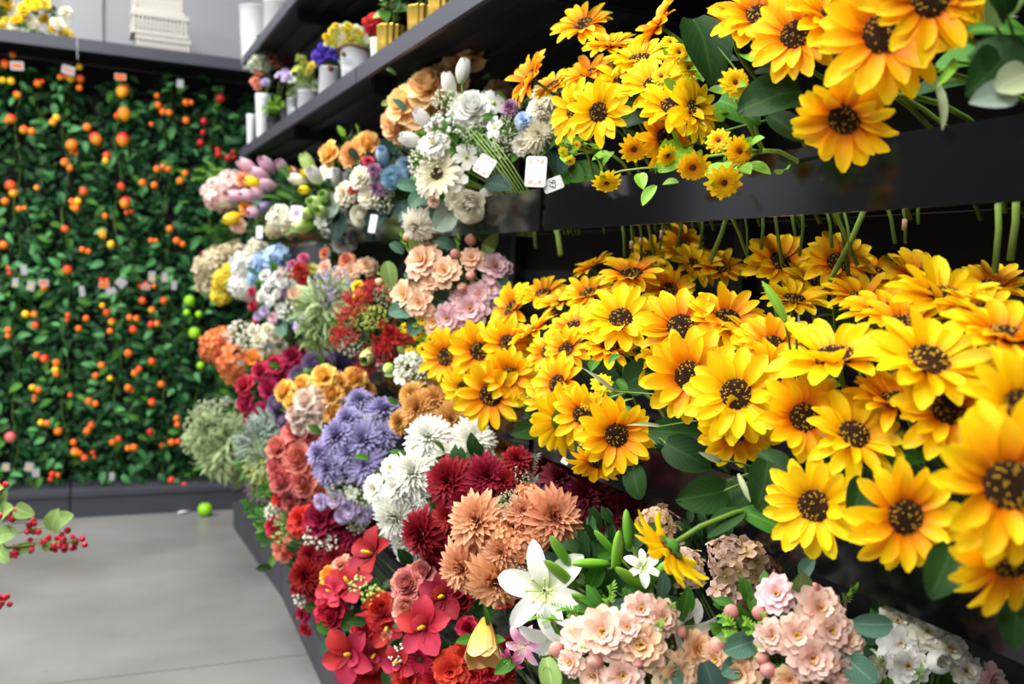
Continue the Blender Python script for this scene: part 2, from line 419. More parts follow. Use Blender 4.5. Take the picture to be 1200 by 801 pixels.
def f_sprig(m):      # stalk with paired leaflets along +Z
    m.tube([(0, 0, 0), (.03, 0, .5), (.0, 0, 1)], [.02, .015, .008], 4, 0)
    for i in range(11):
        z = .15+.08*i
        for sgn in (0, PI):
            M = XDIR((0, 0, z), Vector((math.cos(sgn+i*.5), math.sin(sgn+i*.5), .8)), (0, 0, 1), .26*(1.1-.05*i))
            m.petal(0, 0, 0, 1, .2, .2, -.2, .6, .6, .2, 2, 2, M=M, across=True)
shape('sprig', f_sprig, 2, LM)
def f_feather(m):
    for i in range(40):
        a = R(0, 6.28); e = R(.2, 1.5); d = Vector((math.cos(a)*math.cos(e), math.sin(a)*math.cos(e), math.sin(e)))
        m.tube([(0, 0, 0), tuple(d*.5), tuple(d)], [.02, .014, .008], 3, 0, False)
        for k in range(7):
            q = .35+.1*k; M = XDIR(tuple(d*q), d+Vector((R(-1, 1), R(-1, 1), R(-1, 1))), (0, 0, 1), .22)
            m.petal(0, 0, 0, 1, .16, .2, -.3, .6, .6, .2, 2, 1, M=M)
shape('feather', f_feather, 2)
SMALLC = {}

# sunflower pieces
SUN = petal('sunflower_petal', '#de6800', '#fcb405', '#ffe014', .40, .12, .55, .30, .008)
SUNY = petal('sunflower_petal_lemon', '#eea600', '#fdd000', '#ffe41c', .34, .12, .55, .30, .008)
SUNO = petal('sunflower_petal_orange', '#e07200', '#fba40a', '#ffcc1c', .40, .12, .55, .30, .008)
sun_pet = []
for i in range(8):
    m = MB(); m.petal(0, 0, 0, 1, R(.185, .215), R(.05, .45), R(-.6, .1), .55, .50, R(.25, .5), 6, 4, R(0, .02), twist=R(-.2, .2)); sun_pet.append(m.mesh('sunflower_petal', SUN))
discb = petal('sunflower_disc', '#3a2210', '#3f2814', '#2e1a0c', .5, .35, .8, 0, 0); discy = petal('sunflower_speck', '#b98a1c', '#c99a22', var=.3, trans=0)
m = MB(); m.lathe([(.98, -.12), (1.0, 0), (.85, .14), (.5, .2), (.05, .2)], 20)
for i in range(150):
    r = math.sqrt((i+.5)/150)*.98; a = i*2.39996; z = .17*(1-r**4)+.04
    m.ball((r*math.cos(a), r*math.sin(a), z), .075*R(.8, 1.15), 1 if rnd.random() < (.30 if r > .55 else .14) else 0, 4, 2, 1.6)
disc_me = m.mesh('sunflower_disc', [discb, discy])
m = MB(); m.lathe([(.05, -.30), (.16, -.28), (.34, -.1), (.36, .0)], 12)
for i in range(12): m.petal(2*PI*i/12, .22, -.12, .42*R(.8, 1.2), .12, .1, .25, .5, .8, .2, 3, 2)
calyx_me = m.mesh('calyx', leafmat('calyx_green', '#4a7a30', '#5f9440'))

def bez(p0, p1, p2, n=6): return [p0*(1-t)**2+p1*2*t*(1-t)+p2*t*t for t in [i/n for i in range(n+1)]]
def cubic(a, b, c, d, n=8): return [a*(1-t)**3+b*3*t*(1-t)**2+c*3*t*t*(1-t)+d*t**3 for t in [i/n for i in range(n+1)]]
def stem(parent, base, pts, r, mat, n=5, name='stem'):
    mb = MB(); mb.tube([tuple(p-base) for p in pts], r, n); return link(name, mb.mesh('stem', mat), parent)

TR = {1: (1.60, 1.688), 2: (1.139, 1.229), 3: (.70, .79), 4: (.32, .41)}
def sun_label(px, py, fx, fy, away, tier, kind, X=0):
    look = 'seen from behind' if away else ('drooping' if fy < -.25 else ('upturned' if fy > .62 else ('turned towards the far corner' if fx < -.4 else ('tipped upward' if fy > .3 else 'facing straight out'))))
    if tier == 2:
        where = 'by the pink blossom bouquet' if px < 645 else ('between pink bouquet and low cluster' if px < 750 else ('beside the low cluster' if px < 890 else ('next to the fresh green blade' if px < 1000 else 'past the fresh green blade')))
    else: where = 'near the cream flowers' if px < 700 else ('before the big dark leaf' if px < 830 else ('just past the big dark leaf' if px < 960 else 'above the glossy panel'))
    if kind.startswith('yellow sunflower of'): return f'{kind}, {look}'
    row = '' if 'middle-tray' not in kind else (', back row' if X > .87 else (', front row' if X < .77 else ', middle row'))
    return f'{kind} {look}{row}, {where}'
SUNLAB = {(955, 592): 'big sunflower turned to the corner, hanging over the panel beside the dark leaf branch', (1060, 605): 'big sunflower facing out over the panel, above the shell pink and white blossoms', (1180, 568): 'largest sunflower, overlapping the drooping one at the panel', (1188, 655): 'drooping sunflower under the largest one, over the glossy panel', (1195, 480): 'big sunflower just above the largest one',
          (990, 138): 'orange-yellow sunflower drooping onto the upper glossy panel', (1035, 42): 'largest sunflower of the upper tray, with dark brown centre', (914, 308): 'shaded sunflower under the tray, just behind the fresh green blade'}
def sunflower(px, py, D, X, fx, fy, away, tier, label, group, mat=None, leaves=1, npet=None, Rm=None):
    p = PX(px, py, X); rad = Rm or min(max(1.12*D*zdepth(p)/FPX/2, .046), .074); d = camdir(fx, fy, away)
    yb = min(max(p.y+.08*R(-.3, 1), p.y-.02), p.y+.1)
    base = Vector((max(1.0, X+.12)+R(0, .12), yb, TR[tier][0]+.004))
    if (px, py) in SUNLAB: label = SUNLAB[px, py]
    elif group: label = sun_label(px, py, fx, fy, away, tier, label, X)
    t = thing('sunflower', label, 'sunflower', base, group); M = XF(p-base, d)
    mat = mat or (SUN if rnd.random() < .7 else SUNY)
    n1 = npet or rnd.choice((13, 14, 15))
    for k in range(2):
        n = n1 if k == 0 else n1-2
        for i in range(n):
            a = 2*PI*(i+.5*k+R(-.22, .22))/n; lift = R(-.20, .18)+(.10 if k == 0 else .40)+(.5 if rnd.random() < .06 else 0)
            L = rad*(.80-.10*k)*R(.86, 1.1)
            MM = M @ Matrix.Rotation(a, 4, 'Z') @ Matrix.Translation((rad*.25, 0, rad*.03*k)) @ Matrix.Rotation(-lift, 4, 'Y') @ Matrix.Rotation(R(-.25, .25), 4, 'X') @ Matrix.Diagonal((L, L*R(.95, 1.15), L, 1))
            link('petal', rnd.choice(sun_pet), t, MM, mat)
    link('disc', disc_me, t, M @ Matrix.Translation((0, 0, rad*.05)) @ Matrix.Scale(rad*.325, 4))
    link('calyx', calyx_me, t, M @ Matrix.Scale(rad*.62, 4))
    b0 = p-d*rad*.16
    over = Vector((max(.96, X+.05), (p.y+base.y)/2, max(TR[tier][1]+.05, min(p.z-.02, TR[tier][1]+.12))))
    pts = cubic(b0, b0-d*.07, over, base, 8)
    stem(t, base, pts, .0032, STEMG)
    for i in range(leaves):
        q = pts[2].lerp(pts[3], R(0, 1)); side = camdir(math.cos(i*PI+R(-.9, .9))*.9, R(-.6, .2))
        link('leaf', SHAPES[rnd.choice(('leaf_wavy', 'leaf_lens'))][0], t, XDIR(q-base, side+Vector((.1, 0, .15)), Vector((-.5, -.4, .7)), R(.05, .075)), rnd.choice((L_DARK, L_DARK, L_MID)))
    if rnd.random() < .5:
        q = pts[2]; link('leaf', SHAPES['leaf_blade'][0], t, XDIR(q-base, camdir(R(-.9, .9), R(-.5, .6)), Vector((-.4, -.4, .8)), R(.05, .075)), rnd.choice((L_PALE, L_FRESH)))
    return t

# ------------------------------------------------------------------ petal colours
def PM(n, *a, **k): return petal('petal_'+n, *a, **k)
C = dict(
 peach=PM('peach', '#f4bc70', '#f8c888', '#fbd8a8'), peachy=PM('peach_yellow', '#f3a93c', '#f6b653', '#fbd28c'),
 white=PM('white', '#d8dfc0', '#eeefea', '#f2f2f0', var=.08), cream=PM('cream', '#e9e2a8', '#f3eed2', '#f6f3e2', var=.08), ivory=PM('ivory', '#d8d6ae', '#f3efdc', '#f6f4ea', var=.08),
 blue=PM('blue', '#7fb0d2', '#9cc5e0', '#b9d8ea'), blue2=PM('pale_blue', '#9fc0e2', '#a8c8ea', '#bdd7f2'), purple=PM('purple', '#7d4f75', '#96658c', '#ad82a4'),
 pinkt=PM('tulip_pink', '#e9d3dc', '#dfb3c8', '#e6c1d2'), lilac=PM('lilac', '#c9b8e0', '#b9a6d6', '#cbbce4'), yellow=PM('yellow', '#f2c90a', '#f8d912', '#fbe23c'),
 gyellow=PM('green_yellow', '#c9cf2a', '#dbe05c', '#e9ea8c'), lemon=PM('lemon', '#e8d21c', '#eedd3a', '#f3e768'), green=PM('flower_green', '#9ccf3c', '#b6dd66', '#d6eba4'),
 coral=PM('coral', '#d9684a', '#ea8a6c', '#f2a68c'), pinkh=PM('pale_pink', '#e6b9b6', '#eecbc8', '#f2dad6'), beige=PM('beige', '#b9ab7c', '#d8cca6', '#e4dcc0'),
 orange=PM('orange', '#cf6a24', '#e88a48', '#f2a878'), orangeb=PM('bright_orange', '#e37a10', '#f39a2c', '#f9b65c'), crimson=PM('crimson', '#8c0c34', '#b01a48', '#c43a60'),
 ranun=PM('mauve', '#5f4870', '#7d648f', '#957fa5'), ygold=PM('golden', '#eea91e', '#f5bf3c', '#f9d37a'), blush=PM('blush', '#ecc8b0', '#f3dccd', '#f5e6dc'),
 dusty=PM('dusty_coral', '#b64a44', '#d0675f', '#e08a80'), lav=PM('lavender', '#75689f', '#948abb', '#aaa2cc'), mustard=PM('mustard', '#a8691c', '#c68a3c', '#d8a660'),
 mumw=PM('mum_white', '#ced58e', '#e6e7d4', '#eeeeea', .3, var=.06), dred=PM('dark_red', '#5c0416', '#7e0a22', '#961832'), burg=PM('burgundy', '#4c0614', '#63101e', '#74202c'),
 mump=PM('mum_peach', '#c06a36', '#de9a6a', '#eab48c'), red=PM('red', '#a00a1a', '#bf1828', '#d03440'), orch=PM('orchid_red', '#860e22', '#b22538', '#c03e4e'), orchd=PM('orchid_dark', '#5c0614', '#8c1424', '#9c2432'),
 rred=PM('scarlet', '#b41210', '#d02420', '#de443a'), drose=PM('dusky_pink', '#b8564e', '#cf7a6e', '#dd9a8c'), bell=PM('bell_yellow', '#e8a83c', '#efbc5c', '#f5d08a'),
 bpink=PM('blossom_pink', '#e8a890', '#f2c6b4', '#f6dacc'), bpeach=PM('blossom_peach', '#ea9f6c', '#f0c09a', '#f5d6b8'), brose=PM('blossom_rose', '#e09ab0', '#efc0cc', '#f4d6de'), budp=PM('bud_pink', '#e8988c', '#eda196', '#f2b8ac'),
 magenta=PM('magenta', '#c2246c', '#d8468c', '#e886b4'), antique=PM('antique', '#8f8a3e', '#c4a27c', '#d9b8a4'), antiq2=PM('antique_pink', '#a8925c', '#d6b4a2', '#e4cfc0'),
 violet=PM('violet', '#3c2aa0', '#4f3cc0', '#6a5ad2'), redf=PM('filler_red', '#8c0e14', '#b01c1e', '#c83a34'), sgrey=PM('grey_green_filler', '#8d9c7c', '#b8c2a8', '#d4dac8'),
 lilyw=PM('lily_white', '#cfe090', '#e9ece2', '#eeeeee', .3, var=.05), lilym=PM('lily_pink', '#f2d8e2', '#dc8cb8', '#f2dce6', .45), wgreen=PM('white_green', '#b9cf8a', '#eef2e0', '#f6f8f2', .35, var=.08),
)
CEN_Y = PM('stamen_yellow', '#d9a41c', '#e8bc30', trans=0); CEN_G = PM('stamen_green', '#a8b85c', '#c2cc7c', trans=0); CEN_B = PM('centre_brown', '#3f2413', '#54331c', trans=0)
CEN_W = PM('stamen_white', '#e4ead2', '#eef2e2', trans=0); BUDG = PM('bud_green', '#5f9a24', '#72ad2e', '#8abf48', trans=.05, rough=.4, spec=.5); SEPG = PM('sepal_green', '#6d8f3c', '#86a850', trans=.1)
CEN = {'blossom': CEN_Y, 'five_petal': CEN_G, 'daisy': CEN_B, 'gerbera': CEN_B, 'lily': CEN_G, 'orchid': CEN_Y, 'bud': SEPG, 'bead_spray': SEPG, 'floret_spray': SEPG}
HN = {'mum': 'chrysanthemum_head', 'mum_fine': 'chrysanthemum_head', 'dahlia': 'chrysanthemum_head', 'rose': 'rose_head', 'ranunculus': 'ranunculus_head', 'carnation': 'carnation_head', 'hydrangea': 'hydrangea_head', 'hydrangea_open': 'hydrangea_head',
      'tulip': 'tulip_head', 'bell': 'bell_flower', 'blossom': 'blossom', 'five_petal': 'floret', 'daisy': 'daisy_head', 'gerbera': 'gerbera_head', 'lily': 'lily_head', 'orchid': 'orchid_head', 'bud': 'bud', 'lily_bud': 'lily_bud', 'bead_spray': 'filler_spray', 'floret_spray': 'filler_spray', 'sprig': 'sprig', 'feather': 'feathery_spray', 'grass_ball': 'grassy_spray'}
STUFFY = {'bead_spray', 'floret_spray', 'feather', 'grass_ball'}

def bunch(name, label, cat, tier, X, heads, leaf=(4, 'leaf_lens', L_MID, .06), back=L_DARK, base_dx=None, bias=.30, depth=.45, stemmat=None, group=None, leafpx=(), backscale=1., nostem=False):
    """heads: (px, py, diameter_px, shape, colour[, (fx, fy)])"""
    cx = sum(h[0] for h in heads)/len(heads); cy = sum(h[1] for h in heads)/len(heads)
    rad = max(12, max(math.hypot(h[0]-cx, h[1]-cy) for h in heads)*1.05)
    c3 = PX(cx, cy, X); k = zdepth(c3)/FPX; rw = rad*k
    bx = base_dx if base_dx is not None else max(1.0, X+.15)
    base = Vector((bx, c3.y+.04, TR[tier][0]+.004)) if tier else Vector((bx, c3.y, c3.z-rw-.05))
    nrm = ((CAM-c3).normalized()*.8+Vector((-.2, 0, 0))).normalized()
    def PB(px, py, off):      # on the bunch's front, which looks out to the aisle; off = metres behind it
        d = ray(px, py); q = c3-nrm*off; return CAM+d*((q-CAM).dot(nrm)/d.dot(nrm))
    t = thing(name, label, cat, base, group)
    for h in heads:
        ux, uy = (h[0]-cx)/rad, (h[1]-cy)/rad
        p = PB(h[0], h[1], depth*rw*(ux*ux+uy*uy)+R(-.06, .06)*rw)
        r = 1.08*h[2]*zdepth(p)/FPX/2
        if len(h) > 5: d = camdir(*h[5])
        else: d = (camdir(ux*.72+R(-.12, .12), -uy*.72+.12+R(-.12, .12))+Vector((-bias, 0, bias*.5))).normalized()
        sh = h[3]; me = rnd.choice(SHAPES[sh])
        mats = [C[h[4]] if isinstance(h[4], str) else h[4], CEN.get(sh, SEPG)]
        if sh == 'bell': M = XF(p-base-d*r, d, r*1.25)
        elif sh == 'tulip': M = XF(p-base-d*r*.9, d, r*1.75, sz=r*1.5)
        elif sh in ('lily_bud',): M = XF(p-base-d*r, d, r*1.5, sz=r*1.35)
        elif sh == 'bud': M = XF(p-base-d*r*.8, d, r*1.15)
        elif sh == 'sprig': M = XF(p-base-d*r, d, r*2)
        else: M = XF(p-base, d, r)
        ho = link(HN[sh], me, t, M, mats, 'stuff' if sh in STUFFY else None)
        if sh in LOOSE:
            for i, az in enumerate(LOOSE[sh][1]): link('petal', LOOSE[sh][0][i % 2+2*rnd.randint(0, 1)], ho, Matrix.Rotation(az+R(-.07, .07), 4, 'Z') @ Matrix.Rotation(R(-.08, .08), 4, 'Y'), mats[0])
        if not nostem:
            b0 = p-d*r*.3; e = base+Vector((R(-.02, .02), R(-.02, .02), 0))
            pts = cubic(b0, b0-d*max(.04, rw*.5), Vector((max(.95, X+.05), (p.y+e.y)/2, TR[tier][1]+.06)), e, 7) if tier else bez(b0, b0-d*max(.05, rw*.6), e, 5)
            stem(t, base, pts, .0022, stemmat or STEMG, 4)
    n, sh, mt, L = leaf
    for i in range(n):
        a = 2*PI*(i+R(-.35, .35))/max(1, n); q = .70
        p = PB(cx+rad*q*math.cos(a), cy+rad*q*math.sin(a), .5*rw)
        d = camdir(math.cos(a)*.85, -math.sin(a)*.85)
        link('leaf', SHAPES[sh][0], t, XDIR(p-base, d+Vector((-.2, 0, R(-.2, .3))), camdir(R(-.4, .4), R(.2, .8)), L*R(.6, .95)), mt)
    for lp in leafpx:       # (px, py, length_px, dir_x, dir_y, material[, shape]) foot of the leaf and the way it points
        p = PB(lp[0], lp[1], .28*rw); ln = lp[2]*zdepth(p)/FPX
        link('leaf', SHAPES[(lp[6] if len(lp) > 6 else 'leaf_oval')][0], t, XDIR(p-base, camdir(lp[3], lp[4]), camdir(R(-.3, .3), R(-.1, .5)), ln), lp[5])
    if back:
        p = PB(cx, cy, rw*.85)
        link('foliage', rnd.choice(SHAPES['foliage_ball']), t, XF(p-base, camdir(0, .3), min(.12, rw*.85)*backscale), back, 'stuff')
    return t

# ================================================================== SETTING
def concrete():
    m, nt, b = newmat('polished_concrete'); L = nt.links.new
    tc = nt.nodes.new('ShaderNodeTexCoord'); mp = nt.nodes.new('ShaderNodeMapping'); mp.inputs['Scale'].default_value = (1.0, 1.25, 1); L(tc.outputs['Object'], mp.inputs[0])
    n1 = nt.nodes.new('ShaderNodeTexNoise'); n1.inputs['Scale'].default_value = 1.3; n1.inputs['Detail'].default_value = 7; L(mp.outputs[0], n1.inputs['Vector'])
    n2 = nt.nodes.new('ShaderNodeTexNoise'); n2.inputs['Scale'].default_value = 22; n2.inputs['Detail'].default_value = 4; L(tc.outputs['Object'], n2.inputs['Vector'])
    r = nt.nodes.new('ShaderNodeValToRGB'); r.color_ramp.elements[0].position = .3; r.color_ramp.elements[0].color = lin('#676766'); r.color_ramp.elements[1].position = .7; r.color_ramp.elements[1].color = lin('#7f8080'); L(n1.outputs['Fac'], r.inputs[0])
    r2 = nt.nodes.new('ShaderNodeValToRGB'); r2.color_ramp.elements[0].position = .27; r2.color_ramp.elements[0].color = (.8, .78, .76, 1); r2.color_ramp.elements[1].position = .40; r2.color_ramp.elements[1].color = (1, 1, 1, 1); L(n2.outputs['Fac'], r2.inputs[0])
    mx = nt.nodes.new('ShaderNodeMix'); mx.data_type = 'RGBA'; mx.blend_type = 'MULTIPLY'; mx.inputs[0].default_value = .6; L(r.outputs[0], mx.inputs[6]); L(r2.outputs[0], mx.inputs[7]); L(mx.outputs[2], b.inputs['Base Color'])
    b.inputs['Roughness'].default_value = .32; b.inputs['Specular IOR Level'].default_value = .4
    return m
CONC = concrete()
fl = struct(link('floor', MB().box(-4, 1.6, -1.5, 6.8, -.10, -.012).mesh('floor', solid('joint_grout', '#6a6862', .9))))
for (y0, y1) in ((-1.5, 1.07), (1.075, 3.690), (3.696, 6.8)):
    link('slab', MB().box(-4, 1.6, y0, y1, -.05, 0).mesh('slab', CONC, False), fl)
struct(link('wall_far', MB().box(-4, 1.7, 6.75, 6.85, 0, 5.2).mesh('wall_far', WALLM, False)))
struct(link('wall_right', MB().box(1.46, 1.6, -1.5, 6.75, 0, 5.2).mesh('wall_right', WALLM, False)))

# far rack: bays side by side, joints at about x = -0.06 (seen) ; plinth front y 6.07
def far_bay(x0, x1, label):
    b = Vector((x0, 6.07, 0)); t = thing('display_rack', label, 'display rack', b, 'bays of the rack along the far wall')
    def part(n, *bx, mat=BLACK): mb = MB(); mb.box(bx[0]-b.x, bx[1]-b.x, bx[2]-b.y, bx[3]-b.y, bx[4], bx[5]); return link(n, mb.mesh(n, mat, False), t)
    g = .004
    part('back_panel', x0+g, x1-g, 6.50, 6.54, .15, 2.66, mat=BACKP)
    part('plinth_board', x0+g, x1-g, 6.075, 6.50, .125, .150, mat=PLINTH); part('kick_plate', x0+g, x1-g, 6.085, 6.10, 0, .125, mat=PLINTH)
    part('top_shelf', x0+g, x1-g, 6.06, 6.54, 2.665, 2.70); part('shelf_lip', x0+g, x1-g, 6.045, 6.058, 2.655, 2.722, mat=LIP)
    part('upright', x0-.02, x0+.02, 6.545, 6.60, 0, 2.7)
    for z in (1.55, 2.52): mb = MB(); mb.tube([(g, 6.46-b.y, z), (x1-x0-g, 6.46-b.y, z)], .008, 6); link('hanging_bar', mb.mesh('bar', BLACK), t)
far_bay(-2.62, -1.34, 'black rack bay of vines at the end wall, left of the wrapped yellow bouquets')
far_bay(-1.34, -.06, 'black rack bay of fruit vines under the wrapped yellow bouquets')
far_bay(-.06, 1.22, 'black rack bay of fruit vines under the white woven baskets')

# side rack: bays 1.28 m long
BAYS = [(-.73, .55), (.55, 1.83), (1.83, 3.11), (3.11, 4.39), (4.39, 5.67)]
PLX = {-.73: .80, .55: .80, 1.83: .79, 3.11: .79, 4.39: .838, 5.67: .795}
BL = ['black shelving bay beyond the joint beside the nearest sunflowers', 'black shelving bay whose trays hold the sunflowers', 'black shelving bay under the gold vases, with white and pink bouquets',
      'black shelving bay under the rope-handled bucket and violet flowers', 'black shelving bay at the corner, under the white vases']
for (y0, y1), lab in zip(BAYS, BL):
    b = Vector((.8, y0, 0)); t = thing('shelving_bay', lab, 'shelving', b, 'bays of the side rack'); g = .006
    def part(n, x0, x1, ya, yb, z0, z1, mat=BLACK, parent=None):
        mb = MB(); mb.box(x0-b.x, x1-b.x, ya-b.y, yb-b.y, z0, z1); return link(n, mb.mesh(n, mat, False), parent or t)
    part('back_panel', 1.40, 1.44, y0+g, y1-g, .15, 3.0, BACKP)
    part('upright', 1.36, 1.40, y0-.02, y0+.02, 0, 3.0)
    for nm, zt in (('top_shelf', 2.145), ('high_shelf', 2.655)):
        s = part(nm, .80, 1.38, y0+g, y1-g, zt-.018, zt)
        part('shelf_lip', .785, .80, y0+g, y1-g, zt-.045, zt+.006, LIP, s)
        for xx in (.90, 1.02, 1.14, 1.26): part('rib', xx, xx+.035, y0+.03, y1-.03, zt-.034, zt-.0185, BLACK, s)
        for yy in (y0+.012, y1-.020): part('bracket', .84, 1.38, yy, yy+.006, zt-.075, zt-.019, BLACK, s)
    for k, (zb, zt) in TR.items():
        s = part('tray_floor', 1.20, 1.38, y0+g, y1-g, zb+.05, zb+.062)
        # open lattice floor: bars with gaps for the stems
        for xx in (.88, .96, 1.04, 1.12): part('tray_bar', xx, xx+.012, y0+g, y1-g, zb+.046, zb+.056, BLACK, s)
        part('tray_front', .862, .870, y0+.012, y1-.012, zb, zt, GLOSS, s)
        mb = MB(); pth = [(.885, y0+.0, zb+.005), (.880, y0, zb+.02), (.880, y0, zt-.02), (.90, y0, zt-.004), (.96, y0, zt-.004)]
        mb.tube([(p[0]-b.x, p[1]-b.y, p[2]) for p in pth], .0045, 6); link('bracket', mb.mesh('bracket', BLACK), s)
    xa, xb = PLX[y0], PLX[y1]
    mb = MB(); mb.prism([(xa-.8, g), (1.38-.8, g), (1.38-.8, y1-y0-g), (xb-.8, y1-y0-g)], .13, .15); link('plinth_board', mb.mesh('plinth_board', PLINTH, False), t)
    mb = MB(); mb.prism([(xa-.795, g), (xa-.78, g), (xb-.78, y1-y0-g), (xb-.795, y1-y0-g)], 0, .13); link('kick_plate', mb.mesh('kick_plate', PLINTH, False), t)
# ================================================================== OBJECTS

# ------------------------------------------------------------------ sunflowers in the middle tray
GA = 'yellow sunflower of the tray-end bunch'
GB = 'yellow sunflower of the low cluster above burgundy chrysanthemums'
GC = 'yellow middle-tray sunflower'
GD = 'shaded back-row sunflower'
GE = 'big sunflower hanging over the panel'
GF = 'upper tray sunflower'
GG = 'large upper tray sunflower'
gA, gB, gC, gD, gE, gF, gG = ('sunflowers by the pink bouquet', 'low sunflower cluster', 'sunflowers filling the middle tray', 'sunflowers in the shade', 'big hanging sunflowers', 'upper tray sunflowers', 'large upper tray sunflowers')
SF = [
 # px, py, D, X, fx, fy, away
 (523, 418, 62, .80, -.45, .05, 0, 2, GA, gA), (562, 411, 66, .79, -.30, .05, 0, 2, GA, gA), (576, 462, 80, .75, -.20, -.05, 0, 2, GA, gA), (597, 440, 60, .78, .05, .0, 0, 2, GA, gA),
 (595, 402, 58, .82, .0, .35, 0, 2, GA, gA), (540, 392, 50, .85, -.25, .5, 0, 2, GA, gA), (600, 362, 60, .88, -.75, .45, 0, 2, GA, gA), (545, 455, 56, .79, -.5, -.3, 0, 2, GA, gA),
 (637, 345, 58, .93, -.2, .85, 0, 2, GC, gC), (627, 387, 60, .86, -.6, 0.8, 0, 2, GC, gC), (642, 412, 50, .84, -.5, 0.5, 0, 2, GC, gC), (672, 383, 60, .86, -.4, 0.75, 0, 2, GC, gC), (664, 410, 54, .83, -.3, 0.5, 0, 2, GC, gC),
 (695, 312, 48, .98, -.5, 0.88, 0, 2, GC, gC), (740, 322, 74, .93, -.1, .86, 0, 2, GC, gC), (728, 374, 82, .86, -.18, .55, 0, 2, GC, gC), (714, 406, 62, .84, .1, 0.7, 0, 2, GC, gC), (690, 345, 60, .92, -.3, .8, 0, 2, GC, gC), (660, 352, 56, .92, -.4, 0.88, 0, 2, GC, gC),
 (654, 450, 64, .79, -.6, .3, 0, 2, GB, gB), (658, 492, 74, .76, -.55, .1, 1, 2, GB, gB), (722, 509, 82, .74, .05, .0, 0, 2, GB, gB), (683, 486, 66, .77, -.15, .15, 0, 2, GB, gB), (700, 540, 54, .76, -.2, -.75, 0, 2, GB, gB), (640, 470, 56, .79, -.8, .1, 0, 2, GB, gB),
 (798, 384, 96, .80, -.15, .50, 0, 2, GC, gC), (852, 374, 84, .86, .05, .66, 0, 2, GC, gC), (809, 441, 104, .75, -.38, .10, 0, 2, GC, gC), (863, 462, 104, .73, -.22, .20, 0, 2, GC, gC), (864, 502, 84, .74, -.1, -.35, 0, 2, GC, gC),
 (776, 425, 70, .82, -.6, .4, 1, 2, GC, gC), (880, 392, 70, .88, .2, 0.88, 0, 2, GC, gC), (902, 440, 80, .80, .2, .4, 0, 2, GC, gC), (941, 489, 100, .72, .05, .2, 0, 2, GC, gC), (930, 352, 74, .95, .0, 0.88, 0, 2, GC, gC),
 (914, 308, 78, 1.02, .1, .55, 0, 2, GD, gD), (982, 308, 76, 1.00, -.1, .5, 0, 2, GD, gD), (785, 340, 56, 1.00, -.1, .6, 0, 2, GD, gD), (800, 287, 50, 1.12, .1, .4, 0, 2, GD, gD), (815, 311, 60, 1.06, .2, 0.7, 0, 2, GD, gD), (760, 300, 46, 1.08, .1, .5, 0, 2, GD, gD), (845, 315, 60, 1.10, .1, 0.8, 0, 2, GD, gD),
 (1077, 325, 72, 1.05, .0, .6, 0, 2, GD, gD), (1160, 338, 74, 1.02, .0, 0.8, 0, 2, GD, gD), (1025, 320, 70, 1.08, .2, 0.8, 0, 2, GD, gD), (955, 330, 66, 1.05, .0, .7, 0, 2, GD, gD),
 (1107, 348, 116, .84, 0.0, .90, 0, 2, GC, gC), (1088, 424, 134, .72, .05, .72, 0, 2, GC, gC), (978, 420, 132, .74, -0.25, .90, 0, 2, GC, gC), (1180, 395, 124, .74, 0.05, .90, 0, 2, GC, gC), (1035, 365, 92, .88, -0.15, .90, 0, 2, GC, gC), (1010, 350, 84, .93, 0.0, .90, 0, 2, GC, gC), (1060, 380, 96, .82, 0.05, .90, 0, 2, GC, gC), (1150, 365, 96, .84, 0.1, .90, 0, 2, GC, gC),
 (1195, 480, 140, .66, .1, .35, 0, 2, GE, gE), (1000, 510, 104, .74, .0, 0.55, 0, 2, GC, gC), (1110, 480, 112, .74, -.1, .40, 0, 2, GC, gC), (1140, 430, 100, .78, 0.1, .90, 0, 2, GC, gC), (1050, 470, 100, .78, 0.0, .90, 0, 2, GC, gC), (905, 405, 80, .84, -.2, .7, 0, 2, GC, gC),
 (955, 592, 108, .70, -.48, .05, 0, 2, GE, gE), (1060, 605, 118, .68, -.05, .0, 0, 2, GE, gE), (1180, 568, 172, .62, -.1, .05, 0, 2, GE, gE), (1188, 655, 140, .66, .0, -.62, 0, 2, GE, gE),
]
for s in SF: sunflower(*s)
sunflower(786, 641, 100, .60, -.70, -.70, 1, 2, 'single sunflower seen edge-on, drooping below the middle tray over the mottled hydrangeas', None, leaves=2)
SU = [(622, 92, 60, .80, -.80, .35, 0), (684, 30, 66, .84, -.35, .62, 0), (716, 54, 62, .84, -.1, 0.88, 0), (772, 30, 62, .80, -.85, 0.5, 0), (690, 88, 66, .84, -.4, 0.8, 0), (674, 130, 66, .80, -.75, .1, 0), (702, 132, 68, .77, -.30, .05, 0),
      (768, 100, 78, .78, -.3, .6, 0), (787, 126, 76, .76, -.05, .55, 0), (778, 160, 60, .78, .4, -.3, 0), (812, 130, 50, .78, .6, .2, 0), (750, 70, 70, .84, -.2, 0.8, 0), (730, 96, 66, .82, -.1, 0.7, 0), (650, 100, 50, .86, -.5, 0.7, 0)]
for i, s in enumerate(SU): sunflower(*s, 1, GF, gF, SUNO if i in (0, 3, 4, 9) else (SUNY if i in (5, 6, 7, 8, 10, 11, 12) else SUN))
for s in [(890, 20, 96, .76, -.2, .55, 0), (934, 42, 108, .74, -.45, .25, 0), (1035, 42, 140, .68, -.15, .15, 0), (1088, 0, 130, .68, .0, .0, 0), (990, 138, 108, .68, -.45, -.68, 0), (975, 25, 100, .76, .2, 0.6, 0), (1125, -5, 100, .72, .3, 0.5, 0), (860, 30, 80, .84, -.1, 0.8, 0)]:
    sunflower(*s, 1, GG, gG, SUN)

